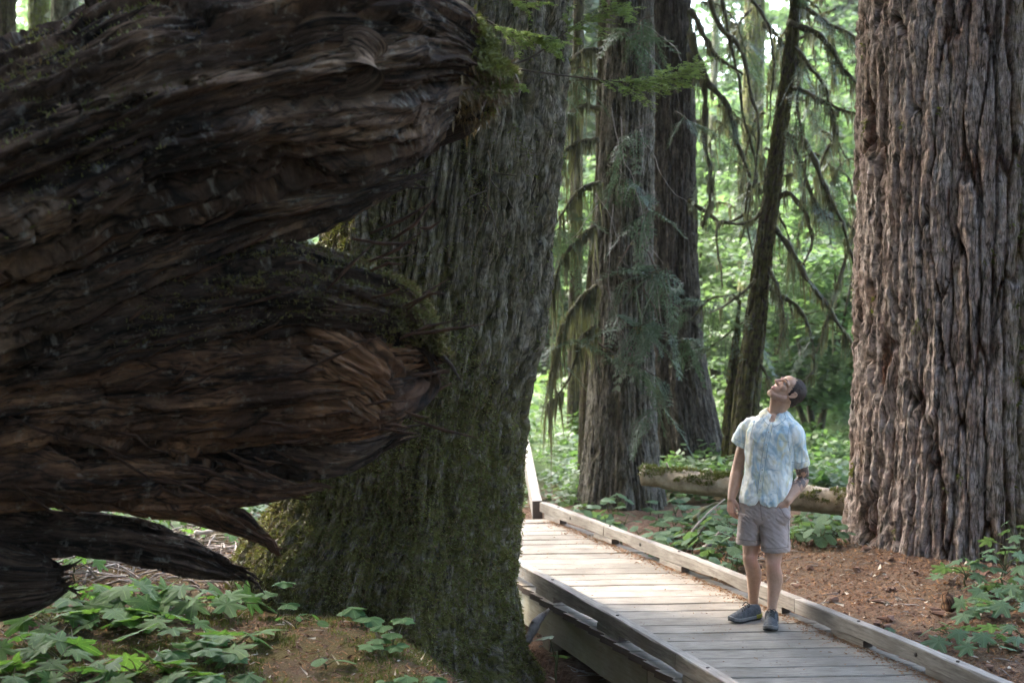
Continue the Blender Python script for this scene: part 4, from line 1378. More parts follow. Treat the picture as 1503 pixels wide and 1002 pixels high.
# leafy cluster at the lower left, under the roots
LEFT = [  # px, py of the leaf mass centre, number of leaves, leaf size, kind, label
    (120, 868, 8, .17, 'maple', 'lobed leaf plant in the thick of the low cluster, nearest the dark lowest roots'),
    (200, 862, 9, .17, 'maple', 'bright lobed leaf plant in the middle of the low cluster under the arching roots'),
    (275, 866, 8, .17, 'maple', 'lobed leaf plant under the tip of the charcoal root'),
    (325, 880, 7, .17, 'maple', 'lobed leaf plant at the trunk side of the low cluster with one broad flat leaf'),
    (70, 905, 8, .17, 'maple', 'low lobed leaf plant beside the photo edge in front of the cluster'),
    (160, 898, 8, .17, 'maple', 'lobed leaf plant with a folded pale leaf in front of the cluster'),
    (235, 912, 8, .17, 'maple', 'lobed leaf plant in front of the cluster beside the dark hollow'),
    (40, 940, 7, .17, 'maple', 'shaded lobed leaf plant low in the corner of the view'),
    (110, 992, 8, .17, 'maple', 'lobed leaf plant cut by the lower photo edge, furthest from the giant tree'),
    (300, 950, 6, .105, 'fan', 'star shaped leaf plant with dry seed spike in front of the dark hollow'),
    (345, 935, 6, .17, 'maple', 'lobed leaf plant just above the star shaped plant'),
    (200, 975, 7, .17, 'maple', 'dim lobed leaf plant between the corner plants and the star shaped plant'),
    (330, 995, 4, .10, 'fan', 'fan leaf plant cut by the lower photo edge below the star shaped plant'),
    (85, 955, 6, .16, 'maple', 'shaded lobed leaf plant low near the photo edge above the corner plants'),
    (250, 995, 5, .15, 'maple', 'dim lobed leaf plant cut by the lower photo edge beside the fan leaf plant'),
    (20, 1000, 5, .15, 'maple', 'dark lobed leaf plant filling the very corner of the view'),
]
for (px, py, n, sz, kind, lab) in LEFT:
    p = ground_px(px, py + 26)
    Yp = max(min(p[1], 8.9), 7.35)
    c = at(px, py, Yp)
    zb = gz(c[0], c[1])
    h = max(c[2] - zb + 0.04, 0.10)
    plant('leafy_plant', lab, c[0], c[1], kind, 'leaf_maple' if kind == 'maple' else 'leaf_van', n, h, 0.25, sz, rs, None, zb)
SOLO = [
    (405, 852, 3, .085, 'fan', 0.30, 'fan leaf plant standing on a tall stalk against the mossy tree foot'),
    (436, 896, 5, .06, 'oval', 0.14, 'small rosette plant of oval leaves at the mossy tree foot'),
    (530, 888, 2, .10, 'fan', 0.16, 'two leaved fan plant on the needle mound left of the stacked plant'),
    (578, 903, 3, .085, 'fan', 0.26, 'taller fan leaf plant against the giant tree, upper of the stacked pair'),
    (560, 935, 3, .085, 'fan', 0.15, 'fan leaf plant below the taller one, lower of the stacked pair'),
    (478, 962, 2, .085, 'heart', 0.10, 'dark heart leaf plant lying low on the mound'),
    (585, 990, 2, .085, 'fan', 0.10, 'fan leaf plant at the lower photo edge beside the giant tree'),
    (628, 984, 1, .085, 'fan', 0.10, 'single fan leaf touching the giant tree near the lower photo edge'),
    (818, 900, 1, .10, 'maple', 0.22, 'single pale lobed leaf in front of the boardwalk stringer'),
    (815, 940, 1, .085, 'maple', 0.10, 'small drooping lobed leaf in the litter under the boardwalk stringer'),
]
for (px, py, n, sz, kind, hh, lab) in SOLO:
    if px > 700:
        Yp = 9.55
    else:
        q = ground_px(px, py + 40 * hh / 0.2)
        Yp = q[1]
    c = at(px, py, Yp)
    zb = min(gz(c[0], c[1]), c[2] - 0.05)
    plant('leafy_plant', lab, c[0], c[1], kind, 'leaf_van' if kind != 'maple' else 'leaf_cool', n, c[2] - zb, 0.05 + 0.02 * n, sz, rs, None, zb)
# thimbleberry thicket at the lower right
RIGHT = [
    (1418, 835, 6, .105, 'tall lobed leaf plant nearest the big fir in the thicket by the photo edge'),
    (1475, 812, 6, .105, 'lobed leaf plant rising highest against the fir bark by the photo edge'),
    (1495, 775, 4, .085, 'small leaved sprig high against the shaded fir bark'),
    (1455, 870, 6, .105, 'lobed leaf plant in the middle of the thicket'),
    (1495, 860, 6, .105, 'lobed leaf plant at the photo edge in the middle of the thicket'),
    (1430, 905, 5, .095, 'lobed leaf plant low in the thicket facing the bare soil'),
    (1480, 920, 6, .105, 'lobed leaf plant low in the thicket at the photo edge'),
    (1395, 945, 4, .105, 'broad lobed leaf plant leaning over the far kerb'),
    (1450, 975, 4, .105, 'low lobed leaf plant behind the end of the far kerb'),
    (1500, 965, 4, .10, 'lobed leaf plant in the lower corner past the kerb'),
]
for i, (px, py, n, sz, lab) in enumerate(RIGHT):
    Yp = [9.9, 9.8, 10.2, 9.5, 9.5, 9.2, 9.1, 8.75, 8.5, 8.6][i]
    c = at(px, py, Yp)
    zb = gz(c[0], c[1])
    plant('leafy_plant', lab, c[0], c[1], 'maple', 'leaf_cool', n + 3, max(c[2] - zb + 0.07, 0.12), 0.2, sz, rs, None, zb)
o = plant('leafy_plant', 'lone small lobed leaf touching the kerb top beside the bare soil', *at(1310, 920, 8.95)[:2], 'maple', 'leaf_cool', 1, 0.14, 0.03, 0.07, rs)
# fan leaf patch between the far kerb and the cedars
cnt = 0
for k in range(400):
    px, py = rs.uniform(850, 1085), rs.uniform(752, 860)
    edge = 762 + (px - 850) * 0.375
    if py > edge + 26 or py < 752 + max(0, (px - 930)) * 0.02 or cnt >= 66:
        continue
    if py < 775 and rs.uniform() < 0.3:
        continue
    p = ground_px(px, py)
    if p[0] < RX(min(p[1], 13.5)) + 0.1 or p[1] < 10.2:
        continue
    h = rs.uniform(0.12, 0.3)
    plant('ground_plant', 'pale green fan leaf plant in the patch between the far kerb and the paired cedars', p[0], p[1], 'heart' if rs.uniform() < 0.7 else 'fan', 'leaf_cool', int(rs.integers(2, 5)), h, 0.12, 0.085 if True else 0, rs, 'fan leaf plants beside the far kerb')
    cnt += 1
for i, (px, py, lab) in enumerate([(110, 842, 'dim plant behind the lowest roots nearest the photo edge'), (170, 812, 'small plant seen through the gap under the charcoal root'),
                                   (300, 792, 'small plant seen between the two lowest root tips'), (95, 752, 'thin leaved plant showing just under the orange brown root'),
                                   (250, 760, 'low plant in the narrow gap under the orange brown root')]):
    p = ground_px(px, py + 12)
    plant('leafy_plant', lab, p[0], p[1], 'heart' if i % 2 else 'maple', 'leaf_maple', 6, 0.2, 0.22, 0.11, rs)
cnt = 0
for k in range(300):
    px, py = rs.uniform(1162, 1250), rs.uniform(752, 808)
    if cnt >= 44:
        break
    p = ground_px(px, py)
    if p[0] < RX(min(p[1], 13.5)) + 0.2 or p[1] < 11.3:
        continue
    plant('ground_plant', 'small leaved plant in the green patch between the mossy log and the big fir', p[0], p[1], 'heart', 'leaf_cool', int(rs.integers(3, 6)), rs.uniform(0.1, 0.22), 0.12, 0.07, rs, 'small plants by the big fir')
    cnt += 1
# ------------------------------------------------------------------ woods behind
def leaf_cloud(g, C, rad, per, size, rs, flat=0.5, updown=0.35):
    """small leaf faces spread round clump centres C (n,3) with radii rad"""
    n = len(C)
    P = np.repeat(C, per, 0)
    Rr = np.repeat(np.broadcast_to(np.asarray(rad, float).reshape(-1, 1), (n, 1)), per, 0)
    d = rs.normal(0, 1, P.shape)
    d /= np.linalg.norm(d, axis=1)[:, None]
    P = P + d * Rr * rs.uniform(0.2, 1, (len(P), 1)) * np.array([1, 1, flat])
    N = rs.normal(0, updown, P.shape) + np.array([0, 0, 1.0])
    a = rs.uniform(0, 6.28, len(P))
    D = np.stack([np.cos(a), np.sin(a), rs.normal(-0.2, 0.3, len(P))], 1)
    Sd = np.cross(N, D)
    Sd /= np.linalg.norm(Sd, axis=1)[:, None]
    L = size * rs.uniform(0.6, 1.4, (len(P), 1))
    V = np.stack([P, P + D * L * 0.5 + Sd * L * 0.42, P + D * L, P + D * L * 0.5 - Sd * L * 0.42], 1)
    i = np.arange(len(P))[:, None] * 4
    g.add(V.reshape(-1, 3), None, i + [0, 1, 2, 3])

def maple_proto(seed, H, Rc, low, nclump, per, size, nstem):
    rs = np.random.default_rng(seed)
    t = thing('maple_tree', 'bright green broadleaf tree in the sunlit woods behind', 'tree', (0, 0, 0), 'broadleaf trees in the sunlit woods')
    g = G()
    cl = []
    for s in range(nstem):
        a = rs.uniform(0, 6.28)
        top = np.array([math.cos(a) * Rc * 0.35, math.sin(a) * Rc * 0.35, H * rs.uniform(0.75, 0.95)])
        mid = top * np.array([0.35, 0.35, 0.5]) + rs.normal(0, 0.1 * Rc, 3) * np.array([1, 1, 0.2])
        Pp = smooth_path(np.array([[0, 0, -0.2], mid * 0.5, mid, top]), 16)
        V, T, Q, U = tube(Pp, np.linspace(0.05 + H * 0.006, 0.015, 16), 6)
        g.add(V, T, Q, U)
        for b in range(9):
            f = rs.uniform(0.3, 1.0)
            st = Pp[int(f * 15)]
            a = rs.uniform(0, 6.28)
            e = st + np.array([math.cos(a), math.sin(a), rs.uniform(-0.1, 0.5)]) * Rc * rs.uniform(0.4, 0.9)
            V, T, Q, U = tube([st, (st + e) / 2 + np.array([0, 0, 0.15]), e], [0.02, 0.014, 0.006], 4)
            g.add(V, T, Q, U)
            for q in (0.45, 0.7, 1.0):
                cl.append(st + (e - st) * q)
    cl = np.array(cl)
    ex = rs.normal(0, 1, (nclump, 3))
    ex /= np.linalg.norm(ex, axis=1)[:, None]
    ex = ex * rs.uniform(0.3, 1, (nclump, 1)) ** 0.5 * np.array([Rc, Rc, (H - low) / 2]) + np.array([0, 0, (H + low) / 2])
    C = np.vstack([cl[cl[:, 2] > low], ex])
    obj('trunk', g.mesh('trunk'), MAT['pale'] if False else MAT['branch'], t)
    g = G()
    leaf_cloud(g, C, rs.uniform(0.3, 0.75, len(C)) * Rc / 2.4, per, size, rs, 0.4)
    obj('crown', g.mesh('crown', False), MAT['fol'], t)
    return t

def conifer_proto(seed, H, rad, n):
    rs = np.random.default_rng(seed)
    t = thing('conifer_tree', 'dark green conifer deep in the woods behind', 'tree', (0, 0, 0), 'conifers deep in the woods')
    V, T, Q, U = tube([[0, 0, -0.3], [0, 0, H * 0.5], [0, 0, H]], [H * 0.014, H * 0.01, 0.03], 8)
    obj('trunk', mesh('trunk', V, T, Q, U), MAT['branch'], t)
    g = G()
    conifer_crown(g, 0, 0, H * 0.12, H, rad, n, rs, 0.55)
    obj('crown', g.mesh('crown', False), MAT['fol_dark'], t)
    return t

MP = [maple_proto(101, 5.2, 2.3, 0.5, 70, 60, 0.15, 4), maple_proto(102, 7.5, 2.8, 1.0, 90, 60, 0.17, 3),
      maple_proto(103, 11.5, 3.6, 2.5, 110, 60, 0.20, 2), maple_proto(104, 16.0, 4.4, 4.5, 130, 60, 0.24, 1)]
CP = [conifer_proto(105, 22, 3.4, 3200), conifer_proto(106, 28, 4.0, 3600)]
used = {}
rs = np.random.default_rng(72)
def put(proto, px, Y, sc, label=None):
    o = proto if proto.name not in used else copy_tree(proto)
    used[proto.name] = True
    x = (px - 751.5) / F_PX * Y
    o.location = (x, Y, gz(x, Y) - 0.05)
    o.rotation_euler = (0, 0, rs.uniform(0, 6.28))
    o.scale = (sc, sc, sc * rs.uniform(0.9, 1.15))
    zone = ('above the fallen tree' if px < 740 else 'between the giant tree and the paired cedars' if px < 905 else
            'just past the dark cedar' if px < 1075 else 'between the leaning tree and the big fir' if px < 1255 else 'hidden mostly by the big fir')
    size_ = {'maple_tree': ('low leafy maple shrub' if sc < 1.05 and proto is MP[0] else 'young leafy maple' if proto is MP[1] else
                            'mid height bright maple' if proto is MP[2] else 'tall bright maple'), 'conifer_tree': 'dark pointed conifer'}[proto.name.split('.')[0]]
    o['label'] = '%s %s' % (size_, zone)
    o['group'] = o['label']
    return o
# shrubby maples near the ground
for px, Y, k, sc in [(1200, 21, 0, .75), (1262, 23, 0, .95), (1150, 26, 0, .9), (1060, 28, 0, 1.0), (1220, 30, 1, .9), (1120, 33, 1, 1.0),
                     (1045, 35, 1, .9), (1290, 33, 1, 1.0), (800, 33, 0, .8), (845, 36, 1, .8), (760, 38, 1, .9), (1180, 40, 1, 1.1), (1090, 44, 2, .8),
                     (1250, 44, 2, .9), (980, 42, 2, 0.9), (1020, 50, 2, 1.1), (1150, 54, 2, 1.15), (1175, 47, 2, 1.0), (1110, 52, 2, 1.1), (1310, 52, 2, 1.0), (1210, 60, 2, 1.0),
                     (1080, 62, 2, .95), (1270, 70, 3, 0.8), (1010, 70, 2, 1.1), (830, 50, 2, .9), (770, 55, 2, 1.0), (860, 62, 2, 1.0), (900, 70, 2, 1.0),
                     (30, 34, 1, 1.0), (120, 38, 2, .9), (200, 45, 2, 1.0), (-40, 45, 3, .8), (70, 56, 3, .9), (350, 60, 3, 1.0), (560, 64, 3, 1.0), (700, 60, 3, 0.9),
                     (1400, 48, 3, 1.0), (1520, 55, 3, 1.0)]:
    put(MP[k], px, Y, sc)
for px, Y, k, sc in [(838, 40, 0, .8), (800, 46, 1, .8), (870, 52, 1, .9), (770, 62, 1, 1.0), (1245, 46, 0, .7),  (1225, 70, 1, .8), (1160, 60, 0, .6), (1320, 66, 1, 1.0),
                     (960, 84, 1, .9), (20, 70, 1, 1.0), (170, 76, 1, 1.0), (420, 80, 1, 1.0), (640, 82, 1, 1.0), (1420, 70, 1, 1.0), (1560, 60, 1, 1.0)]:
    put(CP[k], px, Y, sc)

# low growth that covers the forest floor from behind the cedars on
rs = np.random.default_rng(73)
g = G()
n = 5200
y = 15.2 + 50 * rs.uniform(0, 1, n) ** 1.7
x = rs.uniform(-0.42, 0.42, n) * y * 1.1 + 0.02 * y
kp = ~((y < 20) & (np.abs(x - np.interp(y, [13.6, 19], [0.3, 0.2])) < 0.42))
xn, yn = x[~kp], y[~kp]
x, y, n = x[kp], y[kp], int(kp.sum())
bx = np.interp(yn, [13.6, 19], [0.3, 0.2])
xn = xn + np.where(xn > bx, 0.22, -0.22)
C = np.stack([x, y, ground_z(x, y) + rs.uniform(0.05, 0.32, n) * (1 + (y - 15) * 0.02)], 1)
k = C[:, 1] < 24
leaf_cloud(g, C[k], 0.26, 26, 0.085, rs, 0.6)
leaf_cloud(g, C[~k], 0.5, 18, 0.16, rs, 0.7)
Cn = np.repeat(np.stack([xn, yn, ground_z(xn, yn) + 0.06], 1), 3, 0) + rs.normal(0, 1, (len(xn) * 3, 3)) * [.08, .3, .02]
leaf_cloud(g, Cn, 0.12, 14, 0.06, rs, 0.6)
xq = rs.uniform(-6.5, -2.0, 260)
yq = rs.uniform(12.0, 17.5, 260)
leaf_cloud(g, np.stack([xq, yq, ground_z(xq, yq) + 0.14], 1), 0.2, 16, 0.08, rs, 0.6)
obj('undergrowth', g.mesh('undergrowth', False), MAT['under'], kind='stuff')
g = G()
n = 900
a = rs.uniform(-0.62, 0.62, n)
d = rs.uniform(85, 130, n)
hh = 7 * rs.uniform(0, 1, n) ** 1.5
C = np.stack([np.sin(a) * d, np.cos(a) * d, hh], 1)
leaf_cloud(g, C, 2.6, 60, 0.7, rs, 0.8, 0.8)
obj('far_woods', g.mesh('far_woods', False), MAT['fol'], kind='stuff')
# unseen old forest beside and behind the viewpoint, added to block light
g = G()
rs = np.random.default_rng(74)
ring = [(-8.0, 11.0), (-11.5, 12.0), (-7.0, 8.0), (-10.0, 6.0), (-6.5, 2.5), (-5.5, -2.0), (-3.0, -5.5), (1.0, -7.0), (4.5, -7.5), (-9.0, -1.0), (-8.0, -6.0)]  # hand-placed unseen trees, added to shade the roots and the left ground
for k in range(44):
    a = R(rs.uniform(52, 318))
    d = rs.uniform(11, 34)
    ring.append((math.sin(a) * d, math.cos(a) * d))
for (x, y) in ring:
    H = rs.uniform(18, 34)
    if abs(x) < 3 and -4 < y < 16:
        continue
    V, T, Q, U = tube([[x, y, -0.4], [x, y, H * 0.5], [x, y, H]], [0.45, 0.3, 0.05], 8)
    g.add(V, T, Q, U)
obj('unseen_shade_forest_trunks', g.mesh('unseen_shade_forest_trunks'), MAT['branch'], kind='stuff')
g = G()
for (x, y) in ring:
    if abs(x) < 3 and -4 < y < 16:
        continue
    conifer_crown(g, x, y, 0.8 if y < -1 or abs(x) > 7 else 7, rs.uniform(18, 34), rs.uniform(3.0, 4.5), 480, rs, 1.3)
obj('unseen_shade_forest', g.mesh('unseen_shade_forest', False), MAT['fol_dark'], kind='stuff')

# ------------------------------------------------------------------ drooping mossy boughs
def strands(g, P, rs, n, ln, wd=0.007):
    nc = max(3, n // 7)                                  # moss hangs in uneven clumps
    ci = rs.integers(0, len(P) - 1, nc)
    cf = rs.uniform(0, 1, nc)
    cl_ = rs.uniform(0.0, 1.0, nc) ** 2.2
    q = rs.integers(0, nc, n)
    B = P[ci[q]] * (1 - cf[q][:, None]) + P[ci[q] + 1] * cf[q][:, None] + rs.normal(0, 0.022, (n, 3)) * [1, 1, .3]
    L = ln * (0.12 + 1.5 * cl_[q][:, None]) * rs.uniform(0.4, 1.0, (n, 1))
    a = rs.uniform(0, 6.28, n)
    Sd = np.stack([np.cos(a), np.sin(a), 0 * a], 1) * wd * rs.uniform(0.6, 1.6, (n, 1))
    sw = rs.normal(0, 0.08, (n, 3)) * L
    sw[:, 2] = 0
    dn = np.array([0, 0, -1.0])
    V = np.stack([B - Sd, B + Sd, B + dn * L * 0.5 + Sd * 0.9 + sw * 0.5, B + dn * L + sw, B + dn * L * 0.5 - Sd * 0.9 + sw * 0.5], 1)
    k = np.arange(n)[:, None] * 5
    g.add(V.reshape(-1, 3), np.concatenate([k + [2, 3, 4]]), k + [0, 1, 2, 4])

def frond(g, p, d, L, rs, w=0.42):
    """flat drooping cedar spray: rib with side sprays on both sides"""
    d = np.asarray(d, float)
    d /= np.linalg.norm(d)
    sd = np.cross(d, [0, 0, 1.0])
    sd /= np.linalg.norm(sd) + 1e-9
    up = np.cross(sd, d)
    n = 11
    t = np.linspace(0, 1, n)
    rib = p + d * (t * L)[:, None] + np.array([0, 0, -1.0]) * (t ** 2 * L * 0.45)[:, None]
    V, T, Q, U = tube(rib, np.linspace(0.006, 0.002, n), 3, False)
    g.add(V, None, Q, U)
    for j in range(1, n):
        for s in (-1, 1):
            ln = L * w * (1 - 0.75 * t[j]) * rs.uniform(0.7, 1.2) + 0.02
            e = d * 0.75 + sd * s * 0.8 + up * rs.normal(0, 0.15) + np.array([0, 0, -0.25])
            e /= np.linalg.norm(e)
            q = np.cross(e, up)
            wd = 0.016 * L / 0.4
            b = rib[j]
            for m_ in (0.0, 0.4, 0.75):
                c = b + e * ln * m_
                for s2 in (-1, 1):
                    e2 = e * 0.8 + q * s2 * 0.6
                    l2 = ln * 0.5 * (1 - m_ * 0.5)
                    V = [c, c + e2 * l2 * 0.5 + e * wd * 0.8, c + e2 * l2 + np.array([0, 0, -0.1 * l2]), c + e2 * l2 * 0.5 - e * wd * 0.8]
                    g.add(V, None, [(0, 1, 2, 3)])

def bough(tree, pix, Y, r, seed, moss=70, ml=0.28, fr=0, fl=0.4, mat='branch', Y1=None):
    rs = np.random.default_rng(seed)
    Y1 = Y if Y1 is None else Y1
    off = np.array(tree.location)
    P = np.array([at(px, py, Y + (Y1 - Y) * i / (len(pix) - 1)) for i, (px, py) in enumerate(pix)])
    n = 8 * len(pix)
    S_ = smooth_path(P, n)
    S_ += fbm(S_ * 2.2, 3, seed)[:, None] * np.array([0.06, 0.05, 0.06])
    V, T, Q, U = tube(S_, np.linspace(r, r * 0.35, n) * (1 + 0.2 * np.sin(np.linspace(0, 40, n))), 6)
    b = obj('branch', mesh('branch', V - off, T, Q, U), MAT[mat], tree)
    if moss:
        g = G()
        strands(g, S_, rs, moss, ml)
        strands(g, S_, rs, moss, ml * 0.3, 0.010)
        obj('hanging_moss', g.mesh('hanging_moss', True, off), MAT['hang'], b, kind='stuff')
    if fr:
        g = G()
        for k in range(fr):
            i = rs.integers(n // 4, n)
            d = (S_[min(i + 1, n - 1)] - S_[i - 1]) + rs.normal(0, 0.12, 3)
            d = d / (np.linalg.norm(d) + 1e-9) + np.array([rs.normal(0, 0.7), rs.normal(0, 0.4), -0.5])
            frond(g, S_[i], d, fl * rs.uniform(0.6, 1.3), rs)
        obj('frond', g.mesh('frond', False, off), MAT['frond'], b, kind='stuff')
    return b

LB = [
    ([(1150, 200), (1185, 215), (1210, 270), (1228, 310), (1256, 385)], .045, 150, .40),
    ([(1152, 128), (1180, 140), (1212, 152), (1262, 172)], .04, 130, .32),
    ([(1135, 295), (1160, 285), (1184, 320), (1192, 355), (1180, 388)], .035, 90, .22),
    ([(1128, 332), (1165, 370), (1200, 430), (1235, 480), (1262, 520)], .04, 170, .42),
    ([(1160, 30), (1200, 50), (1235, 90), (1262, 128)], .045, 150, .32),
    ([(1168, -5), (1192, 18), (1230, 40), (1262, 56)], .035, 120, .30),
    ([(1122, 420), (1160, 442), (1188, 485), (1196, 535), (1180, 560)], .03, 110, .30),
    ([(1130, 270), (1112, 318), (1082, 330), (1055, 327), (1052, 365), (1062, 420)], .026, 60, .20),
    ([(1160, 60), (1190, 95), (1212, 130), (1228, 200)], .03, 120, .36),
    ([(1148, 190), (1176, 235), (1198, 300), (1240, 330)], .03, 120, .34),
    ([(1120, 380), (1140, 420), (1150, 470), (1140, 520)], .028, 120, .40),
    ([(1118, 400), (1090, 430), (1060, 450), (1040, 462)], .022, 50, .18),
    ([(1106, 520), (1128, 560), (1140, 600), (1150, 640)], .02, 40, .2),
    ([(1262, 300), (1235, 400), (1215, 470), (1196, 520)], .03, 130, .34),
    ([(1175, 80), (1170, 150), (1182, 230), (1178, 300)], .022, 110, .36),
]
rs = np.random.default_rng(91)
for i in range(38):
    x0_, y0_ = rs.uniform(1030, 1262), rs.uniform(-20, 300)
    dxx = rs.uniform(25, 75) * rs.choice([-1, 1, 1])
    dyy = rs.uniform(40, 130)
    pix = [(x0_, y0_), (x0_ + dxx * .4, y0_ + dyy * .12), (x0_ + dxx * .8, y0_ + dyy * .5), (x0_ + dxx, y0_ + dyy)]
    LB.append((pix, rs.uniform(.012, .028), int(rs.uniform(50, 130)), rs.uniform(.2, .45)))
for i, (pix, r, ms, ml) in enumerate(LB):
    bough(lean, pix, 16.6 if i < 15 else 17.4 + (i % 5) * 0.5, r, 200 + i, ms, ml, ([2, 3, 0, 3, 5, 6, 2, 0, 4, 3, 2, 3, 3, 3, 3] + [3, 0, 6, 4] * 10)[i], .42, 'branch', 16.0 if i < 15 else None)
TB = [
    ([(1012, 15), (1040, 60), (1062, 92), (1088, 112)], .04, 110, .30, 0),
    ([(1012, 50), (1035, 110), (1062, 150), (1085, 210), (1100, 262)], .05, 190, .42, 3),
    ([(1012, 292), (1035, 310), (1062, 326), (1092, 314), (1099, 268)], .03, 60, .22, 0),
    ([(1014, 75), (1036, 140), (1034, 200), (1046, 262), (1034, 330)], .045, 170, .42, 2),
    ([(1040, -5), (1060, 40), (1084, 66), (1100, 120), (1112, 200), (1106, 275)], .035, 80, .24, 0),
    ([(1060, -5), (1072, 60), (1090, 160), (1110, 250), (1096, 330), (1122, 440)], .024, 60, .2, 0),
    ([(1015, 470), (1040, 440), (1062, 434), (1092, 436)], .02, 30, .16, 6),
    ([(1015, 520), (1048, 505), (1080, 480), (1098, 470)], .02, 20, .16, 8),
    ([(1100, -5), (1128, 40), (1136, 100), (1128, 190)], .025, 70, .26, 0),
]
for i, (pix, r, ms, ml, fr) in enumerate(TB):
    bough(cedar_b, pix, 17.2, r, 240 + i, ms, ml, fr, .42, 'branch', 16.9)
CB = [
    ([(888, 70), (862, 72), (836, 92), (815, 120)], .03, 120, .5, 0), ([(880, 160), (850, 158), (826, 176), (806, 200)], .03, 120, .5, 2),
    ([(878, 205), (848, 210), (822, 230), (806, 260)], .035, 140, .5, 0), ([(876, 330), (850, 350), (826, 380), (806, 430)], .03, 170, .6, 3),
    ([(876, 420), (850, 440), (826, 480), (806, 560)], .028, 200, .7, 3), ([(872, 480), (850, 500), (832, 560), (800, 600)], .02, 150, .6, 0),
    ([(884, 120), (850, 116), (822, 128)], .025, 90, .4, 2), ([(880, 270), (850, 280), (820, 320)], .028, 120, .5, 4),
    ([(905, 40), (930, 60), (942, 30), (962, 22)], .012, 0, .2, 7), ([(890, 55), (915, 40), (905, 50)], .012, 0, .2, 4),
    ([(940, 340), (905, 395), (930, 420), (960, 400), (1000, 392)], .012, 12, .1, 5), ([(940, 360), (970, 410), (985, 440), (1010, 455)], .012, 12, .1, 5),
    ([(885, 420), (910, 470), (930, 480), (955, 470)], .011, 8, .1, 9), ([(945, 420), (962, 470), (975, 480), (1010, 500)], .011, 8, .1, 8),
    ([(880, 500), (915, 530), (945, 540), (970, 560)], .011, 8, .1, 8), ([(905, 380), (930, 395), (955, 400), (975, 395)], .011, 8, .1, 8),
    ([(868, 480), (850, 500), (835, 502)], .011, 8, .1, 6), ([(850, 300), (835, 320), (815, 340)], .011, 6, .1, 7), ([(870, 110), (850, 100), (818, 110)], .011, 6, .1, 5),
]
rs = np.random.default_rng(92)
for i in range(5):
    x0_, y0_ = rs.uniform(872, 1010), rs.uniform(150, 600)
    dxx = rs.uniform(25, 60) * rs.choice([-1, 1])
    dyy = rs.uniform(15, 60)
    CB.append(([(x0_, y0_), (x0_ + dxx * .5, y0_ + dyy * .25), (x0_ + dxx, y0_ + dyy)], .009, 6, .1, int(rs.integers(3, 7))))
for i, (pix, r, ms, ml, fr) in enumerate(CB):
    bough(cedar_a, pix, 14.55, r, 270 + i, ms, ml, fr, .40, 'branch' if r > .015 else 'twig', 14.3)
# thin grey dead twigs hanging in front of the cedars
for i, pix in enumerate([[(895, 160), (905, 200), (912, 250), (903, 290)], [(912, 170), (916, 230), (928, 260), (946, 345), (960, 372), (972, 390)], [(873, 285), (893, 310), (902, 330), (910, 350)],
                         [(878, 300), (862, 320), (850, 340), (830, 358)], [(1000, 90), (985, 70), (960, 50), (935, 35)], [(900, 300), (893, 400), (905, 470), (930, 520)],
                         [(960, 400), (966, 440), (975, 480), (990, 500)], [(940, 190), (962, 240), (985, 280), (1005, 300)]]):
    bough(cedar_a, pix, 14.45, .0055, 300 + i, 0, .2, 0, .4, 'stick', 14.3)
# hanging twigs and root fibres on the giant tree's face
for i, pix in enumerate([[(712, 225), (716, 260), (712, 310), (700, 345)], [(715, 262), (730, 275), (745, 290), (752, 310)], [(714, 280), (690, 290), (674, 305)],
                         [(713, 300), (722, 330), (735, 350), (742, 345)], [(716, 250), (735, 258), (755, 262)], [(560, 370), (590, 372), (612, 368), (622, 362)]]):
    bough(giant, pix, 9.12, .006, 320 + i, 26 if i == 0 else 0, .05, 0, .4, 'twig' if i else 'moss_brown', 9.0)

# hemlock sprigs reaching across the middle from the giant tree
def hemlock(pix, Y, seed, name_mat='needle', n_tw=16, spread=0.26, only=0.0):
    rs = np.random.default_rng(seed)
    off = np.array(giant.location)
    P = np.array([at(px, py, Y) for px, py in pix])
    S_ = smooth_path(P, 40)
    V, T, Q, U = tube(S_, np.linspace(0.008, 0.002, 40), 5)
    b = obj('branch', mesh('branch', V - off, T, Q, U), MAT['twig'], giant)
    g = G()
    tw = G()
    for k in range(n_tw):
        i = int(rs.uniform(only, 1) * 38)
        d = S_[min(i + 1, 39)] - S_[i]
        d /= np.linalg.norm(d)
        s = 1 if k % 2 else -1
        e = d * 0.7 + np.array([rs.normal(0, 0.3), s * 0.7, rs.normal(-0.12, 0.22)])
        e /= np.linalg.norm(e)
        L = spread * rs.uniform(0.45, 1.15)
        m = 16
        t = np.linspace(0, 1, m)[:, None]
        c = S_[i] + e * L * t + np.array([0, 0, -0.12 * L]) * t ** 2
        V, T, Q, U = tube(c, 0.0018, 3, False)
        tw.add(V, None, Q, U)
        for sub in range(5):
            f = rs.uniform(0.15, 0.9)
            c0 = c[int(f * (m - 1))]
            sd = np.cross(e, [0, 0, 1.0]) * (1 if sub % 2 else -1)
            e2 = e * 0.7 + sd * 0.7 + np.array([0, 0, rs.normal(-0.1, 0.12)])
            c2 = c0 + e2 * L * 0.4 * t[:10]
            for cc, ee in ((c2, e2),):
                needles_along(g, cc, ee, rs)
        needles_along(g, c, e, rs)
    obj('needles', g.mesh('needles', False, off), MAT[name_mat], b)
    obj('twig', tw.mesh('twig', True, off), MAT['twig'], b)

